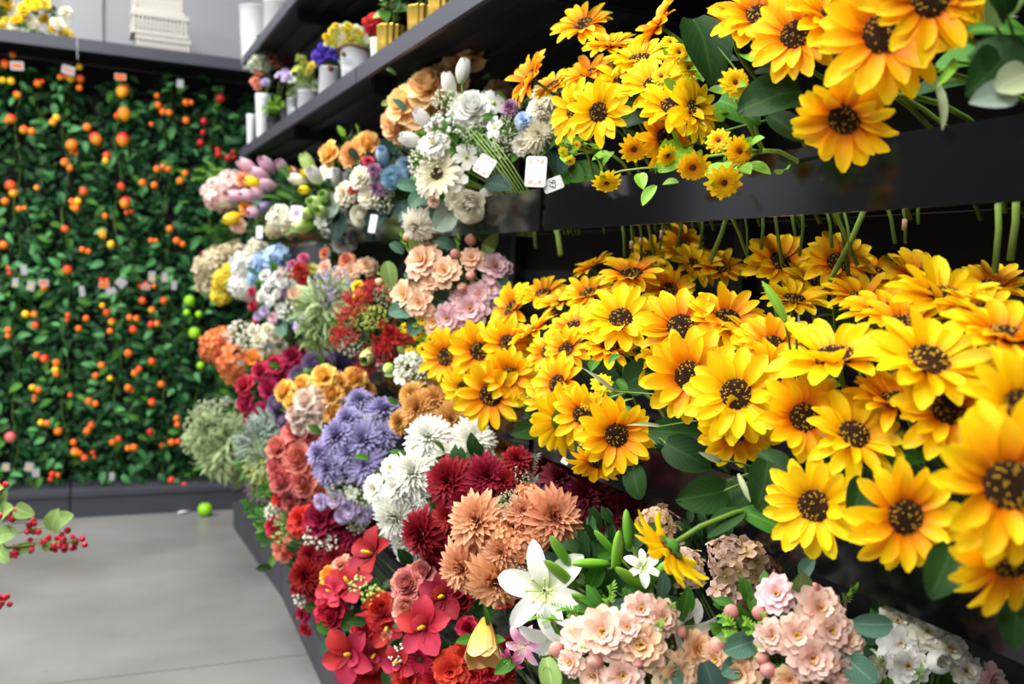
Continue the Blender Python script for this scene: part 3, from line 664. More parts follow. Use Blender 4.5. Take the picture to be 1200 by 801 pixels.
# big single leaves on sunflower stems of the upper tray
def leaf_branch(label, tier, X, leaves, group=None, nm='leaf_branch', stemm=STEMG, extra=()):
    c = PX(sum(l[0] for l in leaves)/len(leaves), sum(l[1] for l in leaves)/len(leaves), X); base = Vector((max(1.0, X+.2), c.y+.03, TR[tier][0]-.08))
    t = thing(nm, label, 'leaf branch', base, group); mid = c+Vector((.08, .02, -.02))
    stem(t, base, bez(mid, mid+Vector((.1, 0, .02)), base), .003, stemm)
    for l in leaves:
        p = PX(l[0], l[1], X+R(-.01, .02)); ln = l[2]*zdepth(p)/FPX; d = camdir(l[3], l[4])
        link('leaf', SHAPES[l[6]][0], t, XDIR(p-base, d, camdir(R(-.35, .2), R(.1, .5)), ln), l[5])
        mb = MB(); mb.tube([tuple(v-base) for v in bez(p+d*.004, p.lerp(mid, .4)+Vector((0, 0, .01)), mid, 4)], .0016, 4); link('leaf_stalk', mb.mesh('leaf_stalk', stemm), t)
    return t
leaf_branch('branch of broad dark green leaves among the upper tray sunflowers', 1, .76, [(812, 22, 90, .25, -.9, L_DARK, 'leaf_wavy'), (940, 108, 86, -.93, -.25, L_DARK, 'leaf_wavy'), (842, 118, 60, .7, -.5, L_MID, 'leaf_wavy'), (900, 135, 60, .6, -.6, L_DARK, 'leaf_lens'), (802, 172, 50, -.65, -.6, L_FRESH, 'leaf_wavy')])
leaf_branch('spray of broad green leaves and pale sepals above the glossy panel, past the large sunflowers', 1, .70, [(1175, 70, 85, -.65, -.55, L_DARK, 'leaf_wavy'), (1140, 60, 75, .7, -.5, L_DARK, 'leaf_wavy'), (1120, 70, 60, -.55, -.6, L_FRESH, 'leaf_long'), (1095, 95, 62, .1, -.95, L_PALE, 'leaf_long'), (1205, 85, 60, -.8, -.4, L_PALE, 'leaf_oval'), (1160, 30, 80, .2, .8, L_LIGHT, 'leaf_lens'), (1190, 110, 70, -.9, -.2, L_GREY, 'leaf_lens'), (1120, 40, 80, .75, -.1, L_MID, 'leaf_long'), (1180, 20, 70, -.6, .5, L_DARK, 'leaf_wavy')])
leaf_branch('branch of dark serrated leaves hanging over the panel below the middle tray sunflowers', 2, .72, [(850, 575, 66, -.9, -.1, L_DARK, 'leaf_wavy'), (852, 560, 60, .1, -.9, L_DARK, 'leaf_wavy'), (900, 540, 62, -.3, -.8, L_DARK, 'leaf_wavy'), (890, 530, 60, .6, -.5, L_DARK, 'leaf_lens'), (845, 540, 40, -.7, .3, L_PALE, 'leaf_long'), (865, 555, 36, .3, -.85, L_PALE, 'leaf_long')])
leaf_branch('branch of dark leaves hanging over the panel between two big sunflowers', 2, .68, [(1115, 640, 70, -.5, -.75, L_DARK, 'leaf_wavy'), (1140, 620, 60, -.3, -.6, L_DARK, 'leaf_wavy'), (1190, 700, 60, -.2, -.9, L_DARK, 'leaf_wavy'), (1010, 560, 70, -.4, -.6, L_DARK, 'leaf_lens')])
leaf_branch('upright fresh green blade with pale tip between the middle tray sunflowers', 2, .74, [(921, 378, 58, -.5, .85, L_FRESH, 'leaf_long'), (932, 395, 32, .05, .95, L_PALE, 'leaf_blade'), (1000, 540, 60, -.75, .6, L_PALE, 'leaf_blade'), (990, 560, 50, -.9, .25, L_PALE, 'leaf_blade'), (720, 460, 50, -.75, .6, L_PALE, 'leaf_blade'), (775, 500, 44, -.95, .1, L_PALE, 'leaf_blade')], nm='grass_blades')
leaf_branch('dark leaves drooping beneath the low sunflower cluster', 2, .76, [(742, 545, 42, .1, -.9, L_DARK, 'leaf_wavy'), (760, 505, 66, .9, .0, L_DARK, 'leaf_lens'), (640, 500, 50, -.8, -.1, L_DARK, 'leaf_lens'), (620, 465, 50, .4, -.8, L_DARK, 'leaf_lens'), (780, 520, 60, .8, -.4, L_DARK, 'leaf_wavy'), (735, 450, 60, .6, .4, L_DARK, 'leaf_wavy')])

# small sunflower sprays
def mini(label, heads, X, tier, group=None, lf=L_FRESH):
    c = PX(sum(h[0] for h in heads)/len(heads), sum(h[1] for h in heads)/len(heads), X); base = Vector((1.0, c.y+.04, TR[tier][0]-.06))
    t = thing('miniature_sunflower_spray', label, 'flower spray', base, group); mid = c+Vector((.07, .01, .0))
    stem(t, base, bez(mid, mid+Vector((.08, 0, .02)), base), .003, STEML)
    for h in heads:
        p = PX(h[0], h[1], X+R(-.01, .01)); r = h[2]*zdepth(p)/FPX/2; d = camdir(h[3], h[4])
        link('flower_head', rnd.choice(SHAPES['gerbera']), t, XF(p-base, d, r), [SUNY if h[5] else SUN, CEN_B])
        stem(t, base, bez(p-d*r*.3, p-d*.03, mid, 4), .0018, STEML, 4)
        for k in range(2): link('leaf', SHAPES['leaf_lens'][0], t, XDIR(p-d*(.012+.012*k)-base, camdir(R(-.9, .9), R(-.8, .6)), d, .028), lf)
    for i in range(8):
        p = mid+Vector((R(-.05, .02), R(-.07, .07), R(-.05, .05))); link('leaf', SHAPES['leaf_lens'][0], t, XDIR(p-base, camdir(R(-.9, .9), R(-.8, .7)), Vector((-.5, -.5, .6)), R(.03, .05)), lf)
    return t
mini('spray of miniature orange-rimmed sunflowers dangling over the upper glossy panel', [(866, 177, 38, .2, -.2, 0), (842, 165, 32, -.3, .1, 0), (812, 195, 42, -.1, -.65, 0), (848, 213, 46, .05, -.55, 1), (861, 97, 38, .1, .0, 1)], .73, 1)
mini('spray of miniature sunflowers drooping below the lemon sunflowers of the upper tray', [(743, 174, 38, .0, -.6, 0), (711, 213, 36, .0, -.8, 1), (782, 182, 28, .3, -.5, 0)], .75, 1)
mini('cluster of small yellow flowers tucked among the upper tray sunflowers', [(795, 62, 30, .1, .2, 1), (806, 80, 28, .3, .1, 1), (775, 90, 26, -.2, .2, 1), (800, 105, 26, .3, -.3, 1), (785, 50, 24, .1, .5, 1)], .76, 1)
mini('small yellow bud sprig hanging by the price tag', [(660, 178, 14, -.4, -.5, 1), (668, 188, 14, -.2, -.7, 1), (655, 165, 12, -.6, .1, 1), (676, 170, 12, -.2, -.4, 1)], .78, 1)
mini('one small yellow flower in the low sunflower cluster', [(705, 450, 28, -.1, .3, 1), (690, 470, 24, -.2, .2, 1)], .77, 2, lf=L_MID)
mini('bright yellow small flowers beside the red filler bouquet', [(475, 384, 15, -.4, .1, 1), (490, 392, 16, -.2, .0, 1), (481, 413, 17, -.3, -.2, 1), (495, 409, 16, .1, -.1, 1), (495, 376, 14, .1, .4, 1), (504, 398, 13, .2, .1, 1)], .76, 2)

UPPER = [o for o in COL.objects if o.parent is None and o.name.startswith('sunflower') and o.location.z > 1.5]
# hanging stem bundles under the upper tray, each with a pale paper band
for i, (px, py0, py1, dx, w, band) in enumerate([(647, 268, 298, 10, 7, 0), (622, 272, 290, 6, 5, 0), (726, 262, 300, 6, 4, 0), (738, 262, 310, 2, 3.5, 1), (748, 260, 305, 3, 3.5, 1), (776, 258, 292, -3, 3, 1), (822, 256, 292, -2, 4, 0), (856, 252, 306, -24, 6, 0), (892, 250, 292, 0, 4, 0), (920, 248, 275, 12, 4, 0), (985, 246, 300, 12, 4, 0), (1020, 243, 330, -48, 7, 0), (1035, 242, 285, 14, 5, 0), (1055, 241, 285, 6, 4, 1), (1169, 230, 320, -3, 8, 0), (1191, 228, 305, -7, 9, 0), (965, 247, 290, 10, 4, 0), (800, 257, 290, -8, 3, 0), (940, 248, 300, -3, 4, 0), (1070, 240, 262, 6, 4, 0), (870, 251, 300, 6, 3, 0)]):
    p0 = PX(px, py0-14, .96); p1 = PX(px+dx, py1, .96); r = w*zdepth(p0)/FPX/2
    t = min(UPPER, key=lambda o: abs(o.location.y-p0.y)); bl = t.location
    st = stem(t, bl, [p0, p0.lerp(p1, .5)+Vector((.004, 0, 0)), p1], r, STEML if w > 5 else STEMG, 7, 'stem_end')
    if band: q = p0.lerp(p1, .62); mb = MB(); mb.tube([tuple(q-bl+Vector((.002, 0, .007))), tuple(q-bl+Vector((.002, 0, -.007)))], r*1.5, 8); link('paper_band', mb.mesh('paper_band', TAPE), st)

# ------------------------------------------------------------------ bunches: upper tray
W4 = (4, 'leaf_lens', L_MID, .06)
bunch('peach_rose_bunch', 'tall bunch of large peach roses behind the white bouquet', 'rose bunch', 1, .90, [(546, 66, 50, 'rose', 'peach', (-.1, .75)), (526, 90, 46, 'rose', 'peach'), (502, 101, 52, 'rose', 'peach', (-.2, .5)), (473, 121, 48, 'rose', 'peach', (-.6, .3)), (494, 132, 48, 'rose', 'peach', (-.25, .2)), (464, 147, 40, 'rose', 'peach', (-.5, -.3)), (587, 112, 38, 'rose', 'peach')], (5, 'leaf_oval', L_LIGHT, .05), L_DARK)
bunch('white_mixed_bouquet', 'white bouquet of roses, daisies and bells, its green stems lying across the upper tray', 'bouquet', 1, .77,
  [(553, 127, 46, 'rose', 'white', (0, .35)), (542, 86, 24, 'tulip', 'white', (.2, .85)), (527, 102, 24, 'tulip', 'white', (-.2, .85)), (578, 121, 30, 'five_petal', 'white', (.3, .2)), (497, 141, 24, 'tulip', 'white', (-.5, .6)), (484, 165, 24, 'tulip', 'white', (-.8, .2)), (508, 170, 36, 'blossom', 'white'), (513, 204, 54, 'daisy', 'cream', (-.25, .1)), (533, 210, 30, 'five_petal', 'white'), (551, 241, 40, 'ranunculus', 'ivory', (.0, -.35)), (572, 234, 28, 'five_petal', 'white', (.3, -.3)), (546, 184, 30, 'five_petal', 'white', (.2, .1)), (490, 262, 42, 'mum', 'ivory', (-.5, -.55)), (493, 251, 14, 'carnation', 'bpink'), (508, 236, 14, 'carnation', 'bpink'), (498, 274, 14, 'carnation', 'bpink'), (525, 120, 34, 'bead_spray', 'ivory'), (500, 190, 40, 'bead_spray', 'ivory'), (560, 160, 44, 'bead_spray', 'sgrey'), (520, 152, 40, 'floret_spray', 'white'), (500, 217, 30, 'daisy', 'cream', (-.5, -.2)), (535, 232, 28, 'blossom', 'ivory')],
  (5, 'leaf_lens', L_TEAL, .05), L_MID, leafpx=[(530, 235, 44, -.3, -.9, L_GREY), (500, 225, 30, -.6, -.6, L_TEAL), (490, 220, 26, -.9, .1, L_TEAL), (540, 250, 40, -.8, -.45, L_GREY), (570, 215, 40, .7, -.2, L_BLUEG), (515, 240, 24, -.3, -.8, L_TEAL)], stemmat=STEML)
# tied stems of the white bouquet
for k in range(5):
    p0 = PX(545+k*8, 150+k*3, .785+.004*k); p1 = PX(605+k*4.5, 226+k, .82+.006*k)
    t0 = [o for o in COL.objects if o.name.startswith('white_mixed_bouquet')][0]; bl = t0.location
    mb = MB(); mb.tube([tuple(q-bl) for q in (p0, p0.lerp(p1, .5)+Vector((0, 0, .005)), p1)], .0016, 5); link('stem', mb.mesh('stem', STEMG), t0)
bunch('cream_bouquet', 'cream chrysanthemums with blue and purple accents beside the upper tray sunflowers', 'bouquet', 1, .86, [(630, 158, 42, 'mum', 'cream'), (643, 112, 40, 'mum', 'cream'), (598, 126, 22, 'mum', 'purple'), (598, 152, 34, 'bead_spray', 'sgrey'), (614, 142, 22, 'carnation', 'blue2'), (590, 172, 26, 'bead_spray', 'ivory'), (632, 128, 30, 'mum', 'ivory'), (580, 150, 26, 'five_petal', 'white'), (655, 140, 30, 'mum', 'cream'), (612, 170, 24, 'blossom', 'ivory')], (6, 'leaf_lens', L_MID, .05), L_DARK, leafpx=[(625, 185, 44, .6, .4, L_MID, 'leaf_lens'), (650, 160, 50, .1, -.9, L_BLUEG), (660, 205, 50, .8, -.1, L_MID), (655, 190, 46, .5, -.7, L_MID)])
bunch('blue_cream_bouquet', 'bouquet of cream carnations, blue roses and purple daisies on the upper tray', 'bouquet', 1, .79, [(425, 209, 29, 'carnation', 'cream'), (406, 227, 29, 'carnation', 'cream'), (433, 231, 29, 'carnation', 'cream'), (423, 252, 26, 'ranunculus', 'ivory'), (441, 222, 24, 'mum', 'purple'), (438, 200, 20, 'mum', 'purple'), (432, 190, 15, 'carnation', 'crimson'), (462, 210, 32, 'ranunculus', 'blue'), (476, 194, 25, 'mum', 'blue'), (449, 185, 22, 'tulip', 'blue'), (414, 222, 12, 'carnation', 'red'), (455, 225, 16, 'bead_spray', 'ivory'), (470, 175, 24, 'bead_spray', 'sgrey'), (450, 240, 22, 'floret_spray', 'sgrey')],
  (5, 'leaf_oval', L_BLUEG, .05), L_DARK, leafpx=[(450, 240, 34, -.5, -.8, L_BLUEG), (470, 235, 34, .3, -.8, L_BLUEG), (485, 225, 26, .6, -.6, L_TEAL), (450, 180, 30, .5, .5, L_BLUEG), (470, 170, 26, .3, .7, L_TEAL), (478, 215, 26, .8, -.1, L_TEAL)])
bunch('golden_rose_bunch', 'four golden-peach roses over the upper tray', 'rose bunch', 1, .82, [(386, 180, 31, 'rose', 'peachy'), (413, 181, 32, 'rose', 'peachy'), (430, 168, 31, 'rose', 'peachy'), (434, 184, 22, 'rose', 'peachy')], (5, 'leaf_lens', L_FRESH, .05), L_DARK)
bunch('green_white_tulip_bunch', 'white and lime green tulips with grey leaves on the upper tray', 'tulip bunch', 1, .74, [(362, 194, 22, 'tulip', 'green', (-.3, .7)), (351, 211, 18, 'tulip', 'white', (-.8, .2)), (370, 207, 24, 'tulip', 'white', (-.3, .4)), (395, 209, 20, 'tulip', 'white'), (381, 203, 22, 'five_petal', 'white'), (372, 240, 23, 'tulip', 'green', (-.4, .2)), (362, 250, 20, 'tulip', 'green', (-.6, -.1)), (381, 231, 19, 'tulip', 'green'), (377, 248, 20, 'tulip', 'green'), (357, 265, 22, 'tulip', 'green', (-.8, -.2)), (376, 260, 16, 'five_petal', 'white'), (384, 272, 18, 'tulip', 'white'), (405, 282, 30, 'ranunculus', 'white'), (358, 222, 14, 'tulip', 'yellow', (-.5, -.2)), (357, 204, 10, 'tulip', 'yellow')],
  (6, 'leaf_long', L_MID, .09), L_DARK, leafpx=[(392, 225, 34, -.1, -.9, L_GREY), (400, 250, 36, -.2, -.9, L_BLUEG), (390, 240, 32, -.5, -.8, L_GREY)])
bunch('pink_tulip_bunch', 'pink and yellow tulips with long green leaves at the far upper tray end', 'tulip bunch', 1, .70, [(292, 196, 21, 'tulip', 'pinkt', (-.7, .4)), (315, 195, 21, 'tulip', 'pinkt', (-.5, .5)), (306, 205, 21, 'tulip', 'pinkt', (-.7, .2)), (300, 214, 19, 'tulip', 'yellow', (-.8, .1)), (315, 217, 20, 'tulip', 'pinkt', (-.7, .1)), (280, 230, 19, 'tulip', 'pinkt', (-.8, 0)), (295, 229, 21, 'tulip', 'pinkt', (-.8, 0)), (306, 226, 20, 'tulip', 'pinkt', (-.7, 0)), (301, 247, 20, 'tulip', 'pinkt', (-.6, -.3)), (311, 241, 16, 'tulip', 'lilac', (-.5, -.3)), (276, 255, 20, 'tulip', 'yellow', (-.8, -.3)), (332, 197, 18, 'tulip', 'pinkt', (-.3, .5)), (285, 211, 20, 'carnation', 'coral'), (289, 243, 18, 'carnation', 'orangeb'), (280, 262, 22, 'carnation', 'bpeach'), (340, 203, 16, 'carnation', 'coral')],
  (2, 'leaf_long', L_MID, .10), None, leafpx=[(362, 222, 44, -.75, .55, L_MID, 'leaf_long'), (364, 238, 48, -.9, .3, L_MID, 'leaf_long'), (366, 244, 46, -.95, .05, L_DARK, 'leaf_long'), (358, 228, 44, -.7, .65, L_DARK, 'leaf_long'), (335, 258, 40, -.85, -.4, L_MID, 'leaf_long'), (362, 232, 42, -.85, .4, L_DARK, 'leaf_long')])
bunch('pink_hydrangea_stem', 'pale pink hydrangea with a coral carnation below the pink tulips', 'hydrangea', 1, .67, [(261, 227, 40, 'hydrangea', 'pinkh', (-.6, .1)), (262, 237, 18, 'carnation', 'coral', (-.3, .1)), (270, 215, 30, 'hydrangea', 'pinkh', (-.4, .3))], (3, 'leaf_lens', L_LIGHT, .06), None)
bunch('fern_branch', 'bright green fern fronds reaching out from the corner of the upper tray', 'fern', 1, .68, [(252, 205, 40, 'sprig', L_FRESH, (-.9, .25)), (246, 210, 36, 'sprig', L_FRESH, (-.95, 0)), (256, 200, 30, 'sprig', L_FRESH, (-.7, .5)), (252, 268, 40, 'sprig', L_MID, (-.9, -.1)), (246, 278, 36, 'sprig', L_MID, (-.9, -.3)), (262, 280, 36, 'sprig', L_MID, (-.6, -.5))], (2, 'leaf_long', L_MID, .08), None)
bunch('ivory_hydrangea', 'ivory speckled hydrangea behind the price card on the upper tray', 'hydrangea', 1, .72, [(329, 256, 30, 'hydrangea', 'ivory'), (338, 266, 24, 'hydrangea', 'beige'), (322, 268, 20, 'hydrangea', 'beige')], (3, 'leaf_lens', L_MID, .06), None)

# ------------------------------------------------------------------ middle tray
bunch('pink_blossom_bouquet', 'bouquet of peach and pink cherry blossoms with buds and teal leaves, next to the sunflowers', 'bouquet', 2, .80,
  [(496, 306, 44, 'blossom', 'bpeach'), (522, 319, 38, 'blossom', 'bpeach'), (476, 346, 38, 'blossom', 'bpeach'), (493, 355, 36, 'blossom', 'bpeach'), (580, 314, 38, 'blossom', 'brose'), (552, 362, 42, 'blossom', 'brose'), (526, 373, 36, 'blossom', 'brose'), (586, 353, 34, 'blossom', 'brose'), (562, 346, 34, 'blossom', 'brose'), (510, 377, 32, 'blossom', 'bpeach'), (553, 303, 28, 'blossom', 'bpeach'), (498, 312, 14, 'bud', 'budp', (0, .2)), (533, 297, 15, 'bud', 'budp', (-.2, .6)), (551, 323, 16, 'bud', 'budp', (-.5, -.1)), (541, 337, 16, 'bud', 'budp', (-.3, -.2)), (477, 277, 14, 'bud', 'bpeach', (0, .9)), (552, 280, 18, 'bud', 'budp', (.2, .7)), (444, 330, 12, 'bud', 'bpeach', (-.8, .3)), (536, 281, 24, 'sprig', L_FRESH, (0, .9)), (523, 333, 24, 'sprig', L_FRESH, (-.4, .6)), (487, 316, 22, 'sprig', L_FRESH, (0, .8)), (568, 322, 24, 'sprig', L_FRESH, (.2, .8)), (450, 324, 18, 'sprig', L_FRESH, (-.7, .5)), (473, 282, 20, 'sprig', L_FRESH, (-.3, .9)), (575, 340, 30, 'blossom', 'brose'), (505, 330, 28, 'blossom', 'bpeach'), (540, 350, 26, 'blossom', 'brose')],
  (4, 'leaf_oval', L_TEAL, .05), L_DARK, leafpx=[(487, 296, 28, .1, .9, L_LIGHT), (460, 335, 30, -.2, .95, L_LIGHT), (567, 300, 32, .5, .8, L_LIGHT, 'leaf_lens'), (497, 347, 40, .9, -.25, L_TEAL), (570, 340, 34, .85, .2, L_TEAL), (492, 362, 38, -.9, -.1, L_TEAL), (495, 365, 32, -.4, -.85, L_TEAL), (510, 282, 30, .85, -.3, L_TEAL, 'leaf_lens'), (540, 330, 22, -.3, .7, L_TEAL), (560, 340, 26, .6, -.6, L_TEAL), (498, 330, 28, -.8, .3, L_TEAL)], stemmat=STEML)
bunch('red_filler_bouquet', 'bouquet of feathery dark red filler with cream beads and yellow-green sprigs', 'bouquet', 2, .76,
  [(417, 363, 44, 'feather', 'redf'), (408, 391, 40, 'feather', 'redf'), (460, 394, 50, 'feather', 'redf'), (437, 346, 36, 'feather', 'redf'), (445, 410, 40, 'feather', 'redf'), (470, 350, 36, 'feather', 'redf'), (466, 420, 32, 'feather', 'redf'), (430, 425, 30, 'feather', 'redf'), (425, 372, 30, 'bead_spray', 'gyellow'), (452, 350, 30, 'bead_spray', 'beige'), (413, 403, 28, 'bead_spray', 'ivory'), (440, 372, 30, 'bead_spray', 'gyellow'), (434, 415, 26, 'tulip', 'green', (-.3, -.4)), (448, 424, 20, 'tulip', 'wgreen', (-.1, -.5)), (460, 392, 20, 'carnation', 'redf'), (420, 336, 16, 'carnation', 'yellow'), (422, 347, 16, 'carnation', 'yellow')],
  (4, 'leaf_lens', L_MID, .05), L_DARK)
bunch('white_star_sprig', 'pale white star flowers with curling green tendrils below the red filler', 'flower sprig', 2, .745, [(478, 428, 30, 'floret_spray', 'wgreen'), (470, 440, 22, 'five_petal', 'wgreen'), (490, 440, 24, 'floret_spray', 'wgreen'), (482, 420, 18, 'five_petal', 'wgreen'), (497, 425, 18, 'five_petal', 'wgreen'), (455, 432, 18, 'bud', 'green', (-.5, -.5))], (4, 'leaf_oval', L_LIGHT, .035), None)
bunch('lilac_grass_bouquet', 'soft grassy green bouquet with lilac stars', 'bouquet', 2, .75, [(385, 360, 70, 'grass_ball', L_SAGE), (375, 385, 50, 'grass_ball', L_LIGHT), (392, 340, 50, 'bead_spray', 'lilac'), (392, 342, 26, 'five_petal', 'lilac'), (384, 332, 22, 'five_petal', 'lilac'), (360, 375, 22, 'five_petal', 'lilac'), (348, 383, 14, 'five_petal', 'lilac'), (372, 400, 30, 'bead_spray', 'sgrey'), (404, 352, 30, 'bead_spray', 'pinkh')], (3, 'leaf_lens', L_SAGE, .05), L_MID, stemmat=STEML)
bunch('peach_bud_bouquet', 'small peach roses rising behind the grassy lilac bouquet', 'bouquet', 2, .84, [(380, 296, 14, 'rose', 'coral'), (381, 314, 20, 'blossom', 'bpeach'), (406, 304, 18, 'rose', 'coral'), (412, 318, 24, 'blossom', 'bpeach'), (376, 331, 14, 'rose', 'coral'), (398, 322, 22, 'blossom', 'bpeach'), (430, 312, 24, 'blossom', 'bpeach'), (440, 330, 22, 'blossom', 'coral'), (412, 332, 18, 'rose', 'pinkh')], (5, 'leaf_lens', L_MID, .05), L_DARK)
bunch('wildflower_bouquet', 'mixed wildflower bouquet of white blooms with red and magenta spots', 'bouquet', 2, .72, [(310, 322, 14, 'rose', 'white'), (318, 330, 14, 'rose', 'white'), (326, 322, 14, 'rose', 'white'), (312, 336, 13, 'rose', 'white'), (306, 347, 14, 'rose', 'white'), (316, 352, 14, 'blossom', 'white'), (324, 344, 12, 'rose', 'white'), (331, 331, 13, 'rose', 'white'), (310, 364, 14, 'blossom', 'lilac'), (320, 372, 14, 'blossom', 'pinkt'), (302, 370, 12, 'blossom', 'lilac'), (328, 360, 12, 'rose', 'white'), (329, 343, 16, 'mum', 'purple'), (356, 303, 14, 'carnation', 'magenta'), (343, 310, 12, 'carnation', 'magenta'), (351, 318, 24, 'mum', 'redf'), (356, 328, 18, 'mum', 'redf'), (296, 342, 12, 'carnation', 'crimson'), (297, 358, 13, 'carnation', 'crimson'), (345, 345, 18, 'carnation', 'bpeach'), (352, 354, 18, 'carnation', 'gyellow'), (360, 342, 18, 'carnation', 'wgreen'), (338, 365, 24, 'floret_spray', 'wgreen'), (300, 375, 12, 'blossom', 'crimson'), (335, 322, 20, 'floret_spray', 'pinkh'), (340, 334, 14, 'rose', 'wgreen'), (365, 316, 16, 'carnation', 'gyellow')],
  (5, 'leaf_lens', L_TEAL, .05), L_MID, leafpx=[(330, 378, 26, .3, -.5, L_TEAL), (335, 370, 26, .7, -.3, L_TEAL)])
bunch('blue_hydrangea', 'pale blue hydrangea on the middle tray', 'hydrangea', 2, .74, [(316, 310, 36, 'hydrangea', 'blue2'), (305, 324, 28, 'hydrangea', 'blue2'), (325, 300, 26, 'hydrangea', 'blue2')], (3, 'leaf_lens', L_MID, .06), None)
bunch('white_hydrangea', 'white hydrangea on the middle tray', 'hydrangea', 2, .70, [(287, 312, 32, 'hydrangea', 'white'), (284, 334, 30, 'hydrangea', 'white'), (301, 295, 26, 'hydrangea', 'ivory'), (292, 342, 20, 'hydrangea', 'white')], (3, 'leaf_lens', L_MID, .06), None)
bunch('lemon_chrysanthemum_bunch', 'lemon yellow cluster hanging between beige and white hydrangeas', 'flower bunch', 2, .68, [(262, 330, 25, 'hydrangea', 'lemon'), (259, 345, 23, 'hydrangea', 'lemon'), (270, 318, 20, 'hydrangea', 'lemon')], (3, 'leaf_lens', L_LIGHT, .06), None)
bunch('beige_hydrangea', 'beige hydrangea at the far corner of the middle tray', 'hydrangea', 2, .67, [(241, 314, 28, 'hydrangea', 'beige'), (256, 305, 32, 'hydrangea', 'beige'), (272, 298, 28, 'hydrangea', 'beige'), (246, 332, 28, 'hydrangea', 'beige'), (240, 324, 22, 'hydrangea', 'beige')], (3, 'leaf_lens', L_MID, .06), None)

# ------------------------------------------------------------------ third tray
bunch('orange_hydrangea', 'orange hydrangea hanging beside the lime apples', 'hydrangea', 3, .68, [(252, 405, 36, 'hydrangea', 'orange'), (274, 422, 38, 'hydrangea_open', 'orange'), (262, 395, 26, 'hydrangea', 'orange'), (272, 438, 22, 'hydrangea_open', 'orange'), (298, 422, 30, 'carnation', 'orangeb'), (312, 415, 22, 'carnation', 'orangeb')], (3, 'leaf_lens', L_MID, .06), L_DARK)
bunch('cream_rose_bunch', 'little cream roses with speckled filler above the orange hydrangea', 'rose bunch', 3, .72, [(303, 398, 19, 'rose', 'cream'), (322, 394, 17, 'rose', 'cream'), (328, 406, 17, 'rose', 'cream'), (296, 386, 16, 'rose', 'ivory'), (280, 390, 28, 'floret_spray', 'ivory'), (313, 386, 17, 'rose', 'cream'), (310, 409, 16, 'rose', 'cream'), (290, 400, 22, 'floret_spray', 'ivory')], (3, 'leaf_lens', L_MID, .05), None)
bunch('crimson_rose_bunch', 'bunch of crimson roses', 'rose bunch', 3, .70, [(286, 451, 24, 'rose', 'crimson'), (305, 434, 22, 'rose', 'crimson'), (322, 427, 23, 'rose', 'crimson'), (315, 454, 26, 'rose', 'crimson'), (329, 441, 24, 'rose', 'crimson'), (342, 417, 24, 'rose', 'crimson'), (287, 472, 24, 'rose', 'crimson'), (308, 484, 25, 'rose', 'crimson'), (293, 491, 22, 'rose', 'crimson'), (349, 431, 22, 'rose', 'crimson'), (352, 412, 20, 'rose', 'crimson')], (5, 'leaf_lens', L_GREY, .05), L_DARK)
bunch('mauve_ranunculus_bunch', 'mauve purple ranunculus by the golden and blush roses', 'flower bunch', 3, .745, [(372, 427, 36, 'ranunculus', 'ranun'), (326, 474, 26, 'ranunculus', 'ranun'), (334, 492, 26, 'ranunculus', 'ranun'), (350, 440, 24, 'ranunculus', 'ranun'), (393, 424, 28, 'ranunculus', 'ranun')], (2, 'leaf_lens', L_MID, .05), None)
bunch('golden_blush_rose_bunch', 'mixed bunch of golden yellow and blush pink roses', 'rose bunch', 3, .69, [(333, 458, 27, 'rose', 'ygold'), (379, 440, 30, 'rose', 'ygold'), (388, 461, 31, 'rose', 'ygold'), (415, 443, 30, 'rose', 'ygold'), (389, 483, 28, 'rose', 'ygold'), (354, 450, 24, 'rose', 'ygold'), (358, 467, 32, 'rose', 'blush'), (347, 484, 28, 'rose', 'blush'), (374, 457, 22, 'rose', 'blush'), (367, 496, 24, 'rose', 'blush'), (404, 472, 22, 'rose', 'blush'), (340, 470, 20, 'rose', 'ygold'), (398, 447, 22, 'rose', 'ygold'), (376, 475, 22, 'rose', 'blush'), (408, 458, 22, 'rose', 'mustard'), (430, 458, 24, 'mum', 'mustard'), (350, 500, 20, 'rose', 'blush')], (4, 'leaf_lens', L_MID, .05), L_MID)
bunch('coral_rose_bunch', 'bunch of dusty coral roses hanging down under the blush roses', 'rose bunch', 3, .65, [(349, 505, 40, 'rose', 'dusty'), (326, 524, 32, 'rose', 'dusty'), (350, 537, 40, 'rose', 'dusty'), (331, 561, 36, 'rose', 'dusty'), (356, 565, 36, 'rose', 'dusty'), (373, 577, 34, 'rose', 'dusty'), (370, 520, 28, 'rose', 'dusty'), (376, 552, 30, 'rose', 'dusty'), (340, 588, 24, 'rose', 'dusty'), (322, 545, 24, 'rose', 'dusty'), (366, 597, 26, 'rose', 'dusty')], (5, 'leaf_lens', L_MID, .05), L_DARK)
def lav(px, py, D, f=None): return (px, py, D, 'mum', 'lav')+((f,) if f else ())
